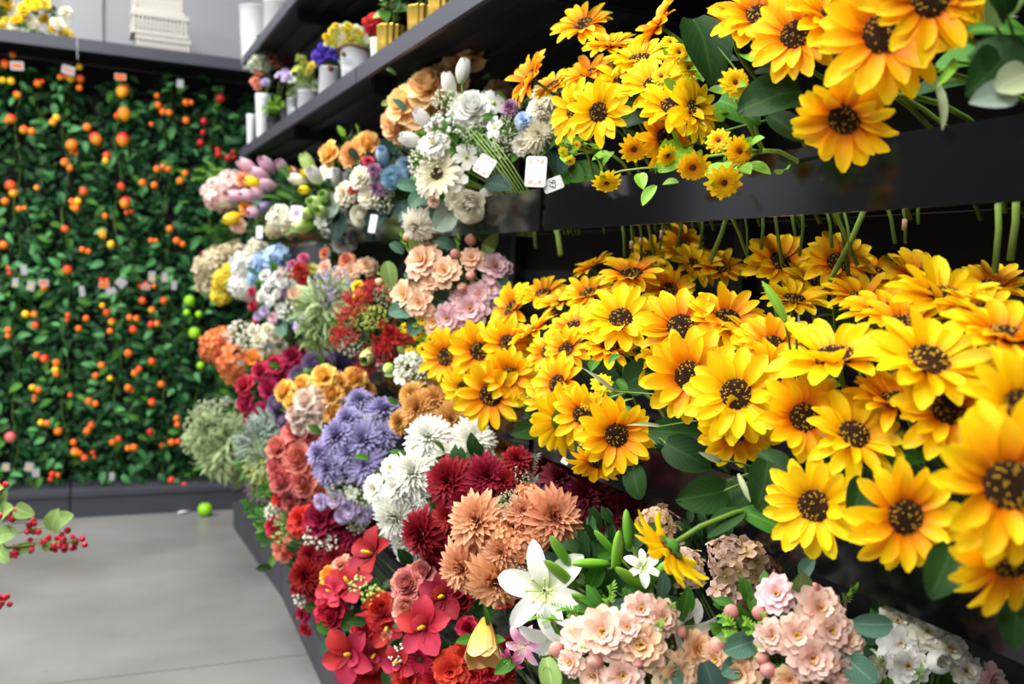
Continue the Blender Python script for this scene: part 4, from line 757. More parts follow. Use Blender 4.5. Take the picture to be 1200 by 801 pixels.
bunch('lavender_chrysanthemum_bouquet', 'bouquet of lavender chrysanthemums with tiny white florets', 'bouquet', 3, .68, [lav(427, 518, 58), lav(398, 512, 48), lav(430, 545, 52), lav(387, 549, 44), lav(449, 484, 46), lav(421, 470, 34), lav(376, 532, 36), lav(410, 532, 40), lav(408, 492, 36), lav(450, 510, 36), (394, 584, 24, 'blossom', 'lilac'), (424, 603, 24, 'blossom', 'lilac'), (376, 588, 20, 'blossom', 'lilac'), (410, 596, 24, 'blossom', 'lilac'), (440, 592, 20, 'blossom', 'lilac'), (400, 605, 18, 'blossom', 'lilac'), (386, 567, 16, 'five_petal', 'wgreen'), (412, 577, 17, 'five_petal', 'wgreen'), (456, 507, 16, 'five_petal', 'wgreen'), (424, 492, 14, 'five_petal', 'wgreen'), (400, 572, 34, 'bead_spray', 'sgrey'), (430, 580, 34, 'bead_spray', 'sgrey'), (440, 496, 28, 'bead_spray', 'sgrey'), (420, 612, 26, 'bead_spray', 'sgrey')], (3, 'leaf_lens', L_MID, .05), L_DARK)
bunch('mustard_chrysanthemum_bunch', 'mustard brown chrysanthemums tucked under the tray behind the white ones', 'flower bunch', 3, .80, [(492, 480, 48, 'mum', 'mustard'), (530, 492, 50, 'mum', 'mustard'), (470, 494, 32, 'mum', 'mustard'), (510, 470, 40, 'mum', 'mustard'), (484, 464, 36, 'mum', 'mustard'), (568, 510, 44, 'mum', 'mustard'), (590, 525, 40, 'mum', 'mustard')], (3, 'leaf_lens', L_MID, .05), L_DARK)
def mw(px, py, D, f=None): return (px, py, D, 'mum_fine', 'mumw')+((f,) if f else ())
bunch('white_chrysanthemum_bouquet', 'bouquet of white chrysanthemums with creamy centres', 'bouquet', 3, .67, [mw(503, 514, 56), mw(552, 517, 56, (.2, .4)), mw(487, 555, 60), mw(468, 602, 64, (-.35, -.25)), mw(522, 536, 46), mw(552, 536, 46, (.3, .1)), mw(478, 632, 44, (-.3, -.5)), (440, 572, 32, 'blossom', 'white'), (477, 650, 30, 'blossom', 'white'), (459, 548, 28, 'blossom', 'white'), (448, 590, 28, 'blossom', 'white'), (520, 515, 30, 'blossom', 'white'), (460, 540, 16, 'five_petal', 'wgreen'), (566, 538, 30, 'blossom', 'white'), (500, 580, 40, 'mum_fine', 'mumw'), (470, 572, 44, 'mum_fine', 'mumw')], (3, 'leaf_lens', L_MID, .05), L_MID)
def dr(px, py, D, f=None): return (px, py, D, 'dahlia', 'dred')+((f,) if f else ())
bunch('dark_red_chrysanthemum_bouquet', 'bouquet of dark red chrysanthemums with white sprigs', 'bouquet', 3, .665, [dr(528, 564, 60, (-.3, .2)), dr(570, 561, 60, (.1, .4)), dr(498, 624, 60, (-.6, -.1)), dr(530, 605, 48), dr(519, 643, 42, (-.2, -.4)), dr(606, 541, 40), dr(511, 664, 36), dr(545, 590, 46), dr(540, 632, 40), dr(590, 565, 40), (613, 537, 20, 'five_petal', 'wgreen'), (606, 560, 30, 'bead_spray', 'ivory'), (583, 575, 18, 'five_petal', 'wgreen'), (545, 575, 8, 'bud', 'wgreen'), (513, 604, 8, 'bud', 'wgreen'), (624, 545, 34, 'sprig', L_GREY, (.3, .8)), (622, 566, 30, 'sprig', L_GREY, (.4, .6))], (2, 'leaf_lens', L_MID, .05), L_DARK)
def pm(px, py, D, f=None): return (px, py, D, 'dahlia', 'mump')+((f,) if f else ())
bunch('peach_chrysanthemum_bouquet', 'bouquet of peach dahlia-like chrysanthemums with small peach hydrangeas', 'bouquet', 3, .63, [pm(561, 610, 70, (-.25, .3)), pm(645, 607, 76, (.35, .3)), pm(546, 662, 66, (-.45, -.1)), pm(582, 676, 74, (-.05, -.3)), pm(590, 645, 50), pm(612, 600, 44, (.1, .4)), (609, 641, 36, 'hydrangea_open', 'mump', (.2, .1)), (609, 668, 32, 'hydrangea_open', 'bpeach', (.2, -.1)), (590, 622, 26, 'hydrangea_open', 'mump'), (617, 580, 28, 'hydrangea_open', 'mump', (0, .6)), (598, 606, 18, 'five_petal', 'wgreen'), (608, 638, 16, 'five_petal', 'wgreen'), (622, 655, 40, 'bead_spray', 'ivory'), (598, 590, 30, 'bead_spray', 'sgrey'), (630, 630, 28, 'hydrangea_open', 'mump')], (2, 'leaf_lens', L_MID, .05), L_DARK)
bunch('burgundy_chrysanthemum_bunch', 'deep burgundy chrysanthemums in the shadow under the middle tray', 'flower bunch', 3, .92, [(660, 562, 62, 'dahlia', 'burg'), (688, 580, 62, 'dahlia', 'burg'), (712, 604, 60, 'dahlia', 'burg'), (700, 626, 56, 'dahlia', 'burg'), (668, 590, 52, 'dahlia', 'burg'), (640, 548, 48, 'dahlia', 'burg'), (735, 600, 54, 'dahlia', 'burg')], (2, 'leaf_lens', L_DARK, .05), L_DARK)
LB = lambda px, py, D, fx, fy: (px, py, D, 'lily_bud', BUDG, (fx, fy))
bunch('white_lily_spray', 'white open lilies with many plump green buds', 'lily spray', 3, .60, [(640, 692, 98, 'lily', 'lilyw', (-.25, .25)), (655, 740, 80, 'lily', 'lilyw', (-.1, -.55)), (752, 666, 40, 'lily', 'wgreen', (.1, .6)), (800, 735, 70, 'lily', 'lilyw', (.3, -.4)), LB(661, 652, 40, -.45, .75), LB(662, 676, 44, -.6, .6), LB(722, 655, 44, .05, .92), LB(736, 626, 36, -.1, .95), LB(745, 682, 44, -.65, .55), LB(698, 660, 36, -.9, .1), LB(691, 708, 40, -.6, .5), LB(712, 638, 30, -.6, .7), LB(766, 676, 34, .5, .75)],
  (1, 'leaf_lens', L_DARK, .06), L_DARK, leafpx=[(668, 672, 44, -.75, .6, L_BLUEG, 'leaf_lens'), (690, 690, 44, .3, .9, L_MID, 'leaf_lens'), (715, 700, 50, .1, .85, L_DARK, 'leaf_lens'), (770, 700, 52, .8, -.5, L_DARK, 'leaf_lens'), (720, 680, 40, .7, -.4, L_MID, 'leaf_lens'), (700, 650, 30, .8, .3, L_MID, 'leaf_lens'), (800, 720, 40, .1, .9, L_MID, 'leaf_lens')], stemmat=STEML, bias=.1)
def aq(px, py, D, c='antique'): return (px, py, D, 'hydrangea_open', c)
bunch('mottled_hydrangea_bunch', 'mottled olive and dusty pink hydrangeas below the drooping sunflower', 'hydrangea', 3, .80, [aq(770, 616, 44), aq(757, 637, 36), aq(801, 665, 48, 'antiq2'), aq(872, 666, 58), aq(852, 650, 44, 'antiq2'), aq(857, 687, 46, 'antiq2'), aq(900, 660, 36)], (0, 'leaf_lens', L_MID, .05), L_DARK)

# ------------------------------------------------------------------ front of the lowest tray
BP = lambda px, py, D, c='bpink', f=None: (px, py, D, 'blossom', c)+((f,) if f else ())
BD = lambda px, py, D, fx=0, fy=.6: (px, py, D, 'bud', 'budp', (fx, fy))
SG = lambda px, py, D, fx=0, fy=.7: (px, py, D, 'sprig', L_FRESH, (fx, fy))
bunch('pale_pink_blossom_bouquet', 'pale pink cherry blossoms with round buds in front of the lilies', 'bouquet', 4, .56, [BP(707, 740, 60), BP(751, 754, 60, 'bpeach'), BP(751, 715, 42), BP(776, 723, 40), BP(676, 744, 40), BP(790, 788, 52, 'bpeach'), BP(697, 790, 40), BP(730, 790, 44), BP(735, 735, 40, 'bpink'), BD(652, 760, 24, -.5, .6), BD(697, 774, 26, -.6, .2), BD(748, 774, 28, -.1, -.2), BD(800, 740, 18, .1, .5), SG(640, 725, 40, -.9, .2), SG(665, 715, 40, -.8, .4), SG(715, 700, 40, .1, .9), SG(785, 725, 44, 0, .9), SG(650, 780, 34, -.8, .1), SG(770, 740, 40, .1, .8), SG(690, 760, 30, -.6, .4), BP(815, 760, 44, 'bpeach'), BP(670, 775, 34)],
  (1, 'leaf_oval', L_TEAL, .04), L_MID, leafpx=[(720, 760, 40, .3, -.8, L_TEAL), (770, 770, 40, .6, -.6, L_TEAL), (735, 770, 44, -.4, -.8, L_TEAL), (700, 720, 36, .8, .2, L_LIGHT, 'leaf_lens'), (775, 700, 36, 0, .95, L_TEAL, 'leaf_lens'), (825, 775, 52, .3, -.85, L_BLUEG), (640, 770, 40, .2, -.8, L_LIGHT), (740, 712, 30, -.8, .2, L_TEAL)], stemmat=STEMB)
bunch('shell_pink_blossom_bouquet', 'shell pink cherry blossoms and buds beside the white flowers, under the tray panel', 'bouquet', 4, .70, [BP(910, 697, 44, 'brose'), BP(960, 715, 56), BP(933, 744, 48), BP(951, 770, 56), BP(991, 748, 42), BP(973, 738, 44), BP(868, 787, 50, 'bpeach'), BP(905, 745, 40), BP(985, 785, 44), BP(840, 772, 40, 'bpeach'), BP(925, 795, 40, 'bpeach'), BD(954, 690, 22, 0, .8), BD(857, 716, 24, -.3, .7), BD(890, 717, 24, -.3, .7), BD(842, 756, 30, -.3, .5), BD(900, 784, 26, -.2, .4), BD(894, 770, 22, .2, .5), SG(855, 730, 40, -.6, .6), SG(880, 735, 40, -.5, .6), SG(895, 730, 36, -.2, .8), SG(890, 760, 36, .1, .8), SG(860, 745, 36, -.7, .4), SG(995, 695, 30, .4, .8)],
  (1, 'leaf_oval', L_TEAL, .04), L_MID, leafpx=[(885, 750, 46, -.85, -.1, L_TEAL), (875, 770, 40, -.8, -.3, L_TEAL), (930, 705, 44, .1, .85, L_LIGHT), (1000, 730, 44, .85, .1, L_TEAL), (985, 765, 50, .6, -.5, L_TEAL), (870, 748, 36, -.9, .2, L_LIGHT, 'leaf_lens')], stemmat=STEMB)
bunch('white_blossom_bouquet', 'white blossoms and cups with fresh green sprigs, half under the tray panel', 'bouquet', 4, .88, [BP(1056, 755, 48, 'white'), BP(1064, 780, 44, 'white'), (1098, 775, 38, 'tulip', 'white', (-.1, .3)), BP(1052, 728, 42, 'ivory'), BP(1112, 762, 44, 'ivory'), BP(1085, 740, 40, 'ivory'), SG(1030, 790, 44, -.2, .9), SG(1045, 795, 44, .2, .9), SG(1075, 795, 40, 0, .9), SG(990, 795, 40, -.2, .8), BP(1130, 785, 40, 'ivory'), BP(1020, 780, 36, 'ivory'), BP(1160, 800, 44, 'pinkh')], (0, 'leaf_oval', L_TEAL, .05), L_MID, leafpx=[(1035, 735, 40, -.85, -.1, L_TEAL), (1020, 785, 50, -.6, .6, L_TEAL), (1020, 775, 40, .7, .3, L_TEAL)])
bunch('magenta_lily', 'pink-edged lily with long curved stamens beside the yellow bell flower', 'lily', 4, .57, [(617, 754, 46, 'lily', 'lilym', (-.5, -.1)), (600, 770, 30, 'lily', 'magenta', (-.6, -.5)), LB(640, 768, 30, -.3, .3)], (2, 'leaf_lens', L_MID, .05), None)
bunch('yellow_bell_flower', 'soft yellow bell-shaped tulip hanging among the red flowers', 'tulip', 4, .58, [(567, 752, 54, 'bell', 'bell', (-.05, -.75))], (2, 'leaf_lens', L_MID, .05), None, leafpx=[(572, 735, 34, -.1, .9, L_MID, 'leaf_long')])
O = lambda px, py, D, c='orch', f=None: (px, py, D, 'orchid', c)+((f,) if f else ())
RR = lambda px, py, D, c='red', f=None: (px, py, D, 'rose', c)+((f,) if f else ())
bunch('red_rose_orchid_bouquet', 'bouquet of red roses and red orchids leaning over the plinth', 'bouquet', 4, .60, [RR(388, 716, 42, 'red', (-.3, .1)), RR(446, 713, 40), RR(436, 785, 44), O(410, 686, 56), O(412, 766, 66, 'orch', (-.3, .1)), O(454, 734, 50), RR(426, 735, 30), O(440, 765, 40, 'orch'), RR(405, 790, 30), (403, 665, 30, 'carnation', 'drose'), (386, 674, 26, 'rose', 'orangeb'), O(390, 695, 40), (452, 745, 16, 'carnation', 'coral'), RR(470, 760, 30), (425, 690, 30, 'floret_spray', 'green'), (437, 700, 26, 'floret_spray', 'gyellow')], (4, 'leaf_oval', L_DARK, .05), L_DARK, leafpx=[(400, 735, 40, -.4, -.85, L_TEAL), (415, 730, 36, .7, .5, L_DARK), (445, 690, 36, -.4, -.7, L_DARK), (395, 735, 26, -.8, .2, L_MID), (430, 715, 36, -.7, -.4, L_DARK), (455, 780, 40, .4, -.6, L_DARK)])
bunch('dusky_rose_orchid_bouquet', 'bouquet of dusky pink roses, dark red orchids and a red gerbera', 'bouquet', 4, .60, [RR(478, 684, 42, 'drose'), RR(479, 713, 42, 'drose'), RR(495, 671, 36, 'drose'), O(499, 735, 66), O(521, 699, 60, 'orchd'), O(438, 650, 60, 'orchd'), (493, 771, 48, 'gerbera', 'red', (-.1, -.1)), RR(520, 715, 30, 'red'), (529, 784, 46, 'carnation', 'rred'), (556, 788, 40, 'carnation', 'rred'), RR(548, 735, 26, 'red'), (535, 800, 40, 'carnation', 'rred'), (510, 795, 40, 'carnation', 'rred'), RR(475, 795, 36, 'red'), RR(590, 700, 26, 'red'), (575, 785, 40, 'carnation', 'red'), O(470, 775, 44), (585, 795, 40, 'mum', 'red'), (505, 755, 16, 'floret_spray', 'wgreen'), (470, 768, 24, 'floret_spray', 'wgreen'), (548, 765, 36, 'carnation', 'red'), RR(540, 700, 30, 'dred'), RR(600, 765, 36, 'dred')], (6, 'leaf_lens', L_DARK, .06), L_DARK, leafpx=[(520, 745, 40, .9, -.1, L_TEAL, 'leaf_lens'), (525, 740, 40, .6, .6, L_TEAL, 'leaf_lens'), (505, 790, 40, .7, -.5, L_DARK), (480, 780, 36, -.3, -.8, L_DARK), (540, 760, 36, .7, .4, L_DARK), (555, 720, 36, .8, .3, L_DARK)])
bunch('crimson_mixed_bouquet', 'crimson chrysanthemums with white sprigs low over the plinth', 'bouquet', 4, .62, [(361, 674, 46, 'mum', 'dred'), (394, 655, 44, 'mum', 'dred'), (380, 612, 54, 'carnation', 'dred'), (398, 630, 40, 'carnation', 'dred'), (415, 625, 44, 'mum', 'dred'), (366, 650, 36, 'mum', 'dred'), (374, 630, 32, 'floret_spray', 'ivory'), (388, 636, 26, 'floret_spray', 'ivory'), (356, 700, 24, 'floret_spray', 'ivory'), (356, 718, 20, 'carnation', 'crimson'), (359, 736, 18, 'carnation', 'crimson'), (350, 690, 20, 'carnation', 'dred'), (430, 612, 40, 'mum', 'dred'), (355, 610, 36, 'carnation', 'red'), (405, 600, 40, 'carnation', 'dred'), (372, 695, 30, 'carnation', 'dred')], (4, 'leaf_lens', L_DARK, .05), L_DARK)
bunch('red_wreath_bouquet', 'red roses with sage leaves nearest the corner end of the plinth', 'bouquet', 4, .62, [(331, 586, 26, 'carnation', 'red'), (323, 617, 28, 'rose', 'red'), (334, 643, 32, 'rose', 'coral'), (340, 612, 28, 'grass_ball', L_LIGHT), (332, 625, 24, 'floret_spray', 'green'), (320, 600, 20, 'floret_spray', 'ivory'), (342, 628, 22, 'carnation', 'coral'), (345, 590, 30, 'carnation', 'red'), (350, 655, 26, 'grass_ball', L_LIGHT), (312, 575, 20, 'grass_ball', L_MID), (345, 645, 24, 'carnation', 'red')], (4, 'leaf_lens', L_MID, .06), L_MID, leafpx=[(345, 598, 34, -.95, .05, L_GREY, 'leaf_lens'), (348, 605, 50, -.35, -.9, L_GREY, 'leaf_long'), (350, 600, 56, -.1, -.95, L_MID, 'leaf_long')])
bunch('pale_green_filler_bunch', 'feathery pale green filler bunch in the corner above the plinth', 'greenery', 4, .62, [(250, 500, 60, 'feather', L_SAGE), (270, 520, 64, 'grass_ball', L_SAGE), (240, 515, 46, 'feather', L_SAGE), (268, 490, 50, 'bead_spray', 'sgrey'), (256, 535, 50, 'grass_ball', L_SAGE), (285, 545, 46, 'grass_ball', L_SAGE), (244, 488, 36, 'bead_spray', 'sgrey')], (4, 'leaf_long', L_SAGE, .07), L_MID, stemmat=STEML)
bunch('sage_filler_bunch', 'grey-sage and lime filler stems beside the coral roses', 'greenery', 4, .63, [(304, 520, 52, 'grass_ball', L_GREY), (312, 540, 44, 'grass_ball', L_SAGE), (307, 553, 32, 'bead_spray', 'gyellow'), (312, 500, 40, 'grass_ball', L_GREY), (305, 575, 30, 'bead_spray', 'purple'), (300, 590, 28, 'grass_ball', L_MID), (318, 565, 30, 'bead_spray', 'gyellow')], (3, 'leaf_lens', L_SAGE, .05), L_MID, stemmat=STEML)

# ------------------------------------------------------------------ fruit vines on the far rack
def fruitmat(name, a, b):
    if name in MATS: return MATS[name]
    m, nt, bs = newmat(name); L = nt.links.new
    tc = nt.nodes.new('ShaderNodeTexCoord'); sp = nt.nodes.new('ShaderNodeSeparateXYZ'); L(tc.outputs['Object'], sp.inputs[0])
    r = nt.nodes.new('ShaderNodeValToRGB'); r.color_ramp.elements[0].color = lin(a); r.color_ramp.elements[0].position = .25; r.color_ramp.elements[1].color = lin(b); r.color_ramp.elements[1].position = .75
    mr = nt.nodes.new('ShaderNodeMapRange'); mr.inputs[1].default_value = -1; mr.inputs[2].default_value = 1; L(sp.outputs[2], mr.inputs[0]); L(mr.outputs[0], r.inputs[0]); L(r.outputs[0], bs.inputs['Base Color'])
    bs.inputs['Roughness'].default_value = .35; MATS[name] = m; return m
F_ORYE = fruitmat('fruit_orange_yellow', '#f0b41c', '#e2521a'); F_OR = fruitmat('fruit_orange', '#f28a1c', '#e8600e'); F_REDO = fruitmat('fruit_red_orange', '#f0781c', '#d02a1a'); F_RED = fruitmat('fruit_red', '#c8181c', '#a81018')
F_MANGO = fruitmat('fruit_mango', '#f6b21a', '#e8781c'); F_MANR = fruitmat('fruit_mango_red', '#f0961c', '#d6201a'); F_LIME = fruitmat('fruit_lime', '#a2dc1e', '#86c81a'); F_YEL = fruitmat('fruit_yellow', '#f6d21c', '#f0aa18')
mb = MB(); mb.ball((0, 0, 0), 1, 0, 10, 7, 1.0); fruit_round = mb.mesh('fruit', F_OR)
mb = MB(); mb.lathe([(.02, -1.25), (.5, -1.1), (.9, -.5), (1, 0), (.88, .5), (.5, .95), (.02, 1.05)], 10); fruit_long = mb.mesh('fruit', F_OR)
def vine_foliage(n, L, w):
    mb = MB()
    for i in range(n):
        z = -L*(i+R(0, 1))/n; r = w*math.sqrt(rnd.random())*min(1, .45-z*1.3); a = R(0, 6.28)
        p = Vector((r*math.cos(a), .45*r*math.sin(a)+.03, z)); d = Vector((math.cos(a)+R(-.5, .5), R(-1, .3), R(-1.1, .3)))
        M = XDIR(p, d, Vector((R(-.6, .6), -1, R(0, .9))), R(.04, .075)); mb.petal(0, 0, 0, 1, .27, .3, -.4, .55, .95, .3, 3, 2, M=M, across=True)
    return mb.mesh('vine_foliage', L_VINE2)
FOL = [vine_foliage(420, 1.32, .155) for _ in range(3)]
def vine_stem(L):
    mb = MB(); mb.tube([(.02*math.sin(k*1.3), .02*math.cos(k*1.7), -L*k/14) for k in range(15)], .004, 5); return mb.mesh('vine_stem', STEMG)
VST = vine_stem(1.32)
def vine(px, pytop, label, fruits, nrand, pal, tagc=None, group=None, nleaf=64, long=False, fr=(.013, .019), Y=6.36, L=1.32):
    top = PY(px, pytop, Y); t = thing('fruit_vine', label, 'hanging vine', top, group); sc = L/1.32
    link('vine_stem', VST, t, Matrix.Diagonal((1, 1, sc, 1)))
    link('foliage', rnd.choice(FOL), t, Matrix.Rotation(0, 4, 'Z') @ Matrix.Diagonal((rnd.choice((-1, 1)), 1, sc, 1)), None, 'stuff')
    for i in range(nleaf):
        z = -L*(i+R(0, 1))/nleaf+.03; x = R(-.14, .14)*min(1, .4+max(0, -z)*1.3); p = Vector((x, -.10-.06*rnd.random()+abs(x)*.4, z))
        link('leaf', SHAPES['leaf_cheap'][0], t, XDIR(p, Vector((x*6+R(-.8, .8), R(-.7, .1), R(-1.1, .45))), Vector((R(-.7, .7), -1, R(.1, 1.1))), R(.045, .09)), rnd.choice((L_VINE, L_VINE, L_MID, L_VINE2, L_DARK)))
    def fruit(p, r, mt):
        d = Vector((R(-.5, .5), R(-.3, .3), 1))
        link('fruit', fruit_long if long else fruit_round, t, XF(p, d, r), mt)
    for (fx, fy, D, mt) in fruits:
        p = PY(fx, fy, Y-.17)-top; fruit(p, .9*D*6.1/FPX/2, mt)
    nrand = (nrand+1)//2 if fruits else nrand
    for i in range(nrand):
        x = R(-.14, .14); z = -L*(i+R(.1, .9))/nrand; mt = rnd.choice(pal); r = R(*fr)
        p = Vector((x, -.17+abs(x)*.3, z)); fruit(p, r, mt)
        if rnd.random() < .55: fruit(p+Vector((r*1.7, R(-.01, .01), R(-.01, .012))), r*R(.8, 1), rnd.choice(pal))
        if rnd.random() < .25: fruit(p+Vector((R(-.01, .01), 0, -r*1.8)), r*R(.8, 1), mt)
    return t
RED3 = [F_REDO, F_ORYE, F_OR]
VI = 'in the upper row on the far rack'
vine(22, 78, 'vine of red and orange plums hung highest, below the wrapped yellow bouquets', [(6, 75, 11, F_REDO), (15, 64, 8, F_OR), (13, 95, 9, F_YEL), (3, 94, 8, F_YEL), (44, 98, 9, F_OR), (20, 111, 9, F_ORYE), (13, 139, 11, F_MANR), (28, 152, 10, F_ORYE), (37, 154, 9, F_OR), (12, 217, 12, F_REDO), (16, 226, 10, F_ORYE), (4, 287, 10, F_OR), (6, 236, 9, F_OR)], 9, RED3)
vine(78, 84, 'vine of small yellow and orange fruits, second from the baskets, in the upper row', [(93, 78, 8, F_YEL), (83, 92, 9, F_YEL), (94, 92, 10, F_REDO), (93, 103, 8, F_OR), (66, 138, 9, F_YEL), (62, 143, 9, F_ORYE), (102, 149, 10, F_OR), (84, 170, 14, F_OR), (76, 190, 10, F_ORYE), (82, 197, 8, F_OR), (98, 224, 10, F_REDO), (91, 236, 9, F_YEL), (89, 244, 9, F_OR), (76, 268, 9, F_REDO)], 8, RED3)
vine(140, 96, 'vine of large yellow and red mangoes below the white baskets', [(144, 106, 15, F_MANGO), (145, 133, 15, F_MANGO), (112, 162, 14, F_MANR), (144, 163, 15, F_MANR), (147, 237, 13, F_MANR), (125, 182, 9, F_REDO), (124, 188, 8, F_YEL), (142, 218, 9, F_REDO), (120, 274, 10, F_MANGO), (130, 286, 9, F_YEL), (123, 253, 7, F_OR)], 5, [F_YEL, F_ORYE, F_REDO], long=True, fr=(.014, .02))
vine(198, 92, 'vine of clustered bright orange tangerines in the upper row', [(184, 112, 7, F_OR), (185, 123, 9, F_OR), (191, 131, 9, F_OR), (198, 132, 9, F_OR), (218, 120, 9, F_OR), (218, 141, 9, F_OR), (224, 120, 7, F_OR), (184, 198, 9, F_OR), (191, 196, 8, F_OR), (197, 198, 8, F_OR), (181, 217, 9, F_OR), (211, 212, 9, F_OR), (217, 203, 8, F_OR), (199, 268, 9, F_OR), (207, 282, 9, F_OR), (214, 286, 8, F_OR), (167, 214, 9, F_OR)], 4, [F_OR])
vine(252, 104, 'vine of small dark red peppers beside the shelf of white vases', [(258, 115, 11, F_RED), (255, 176, 8, F_RED), (256, 181, 9, F_RED), (267, 185, 9, F_RED), (239, 142, 9, F_RED), (235, 167, 9, F_RED), (238, 155, 7, F_RED)], 4, [F_RED], fr=(.012, .017))
vine(-36, 70, 'vine of orange fruit at the outer end of the upper row', [], 12, RED3, nleaf=40)
vine(300, 112, 'mostly leafy vine in the corner behind the shelf of white vases', [], 3, [F_RED], nleaf=40, fr=(.012, .016))
for px, lab, fl_, pal in [(20, 'lower vine of orange fruits under the red and orange plums', [(30, 368, 9, F_YEL), (40, 368, 8, F_ORYE), (41, 381, 9, F_REDO), (52, 420, 10, F_REDO), (43, 416, 8, F_OR), (66, 425, 9, F_OR), (65, 433, 9, F_YEL), (38, 454, 8, F_YEL), (45, 457, 8, F_OR), (48, 495, 8, F_YEL), (55, 496, 8, F_OR), (8, 530, 1, F_OR), (52, 337, 9, F_OR), (79, 316, 11, F_REDO), (12, 512, 13, fruitmat('fruit_pink', '#e08a7c', '#d05a5c'))], RED3),
                          (78, 'lower vine of yellow-orange fruits under the small yellow fruits', [(66, 438, 8, F_OR), (68, 505, 10, F_OR), (86, 518, 8, F_OR), (88, 529, 11, F_ORYE), (93, 531, 8, F_OR), (99, 536, 9, F_REDO), (102, 505, 9, F_OR), (107, 498, 9, F_REDO), (104, 470, 9, F_ORYE), (112, 473, 8, F_OR), (101, 373, 8, F_OR), (92, 385, 8, F_OR)], RED3),
                          (140, 'lower vine of red and yellow cherry tomatoes under the mangoes', [(125, 366, 9, F_REDO), (131, 377, 9, F_ORYE), (129, 388, 8, F_OR), (120, 358, 7, F_YEL), (156, 386, 10, F_REDO), (152, 372, 8, F_OR), (160, 373, 8, F_ORYE), (167, 352, 9, F_REDO), (150, 414, 10, F_OR), (158, 437, 9, F_OR), (163, 432, 8, F_REDO), (150, 454, 9, F_OR), (119, 428, 9, F_OR), (112, 440, 8, F_OR), (129, 443, 7, F_YEL), (139, 514, 8, F_REDO), (132, 518, 8, F_OR), (157, 524, 9, F_OR), (150, 525, 8, F_OR)], RED3),
                          (198, 'lower vine of scattered red-orange tomatoes under the tangerines', [(192, 352, 9, F_REDO), (178, 363, 9, F_ORYE), (177, 380, 9, F_REDO), (184, 379, 8, F_ORYE), (178, 423, 9, F_REDO), (178, 471, 10, F_REDO), (189, 450, 9, F_OR), (176, 506, 9, F_RED), (207, 490, 8, F_OR), (208, 497, 8, F_OR), (201, 518, 9, F_OR), (209, 517, 8, F_REDO), (201, 562, 9, F_REDO), (216, 568, 8, F_REDO), (215, 576, 10, F_OR), (228, 388, 1, F_OR)], RED3),
                          (-36, 'lower vine of orange fruit at the outer end of the far rack', [], RED3)]:
    vine(px, 318, lab, fl_, 5, pal, nleaf=66 if px > 0 else 30)
vine(236, 325, 'vine carrying large lime green apples, next to the orange hydrangea', [(222, 352, 14, F_LIME), (228, 390, 15, F_LIME), (219, 366, 9, F_LIME), (235, 428, 10, F_LIME), (233, 368, 9, F_LIME), (233, 484, 8, F_REDO)], 0, [F_LIME], nleaf=60)
vine(290, 330, 'leafy vine in the corner behind the pale green filler', [], 2, [F_REDO], nleaf=24)
# tags on the vines
def price_tag(p, nrm, upv, w, h, label, cat='price tag', group=None, prints=(), name='price_tag', card=None):
    z = Vector(nrm).normalized(); y = Vector(upv); y = (y-z*y.dot(z)).normalized(); x = y.cross(z)
    t = thing(name, label, cat, p, group); RM = Matrix((x, y, z)).transposed().to_4x4()
    mb = MB(); r = .14*min(w, h)
    poly = []
    for cx, cy, a0 in ((w/2-r, h/2-r, 0), (-w/2+r, h/2-r, PI/2), (-w/2+r, -h/2+r, PI), (w/2-r, -h/2+r, 1.5*PI)):
        for k in range(4): a = a0+k*PI/6; poly.append((cx+r*math.cos(a), cy+r*math.sin(a)))
    mb.prism(poly, -.0006, .0006); link('card', mb.mesh('card', card or PAPER, False), t, RM)
    for (x0, y0, x1, y1, mt) in prints:
        m2 = MB(); m2.box(x0*w, x1*w, y0*h, y1*h, .0007, .0011); link('print', m2.mesh('print', mt, False), t, RM)
    return t, RM
TAGG = solid('dull_paper', '#b6b7be', .8, 0, .1)
OP = ((-.38, -.22, .38, .22, ORPR),)
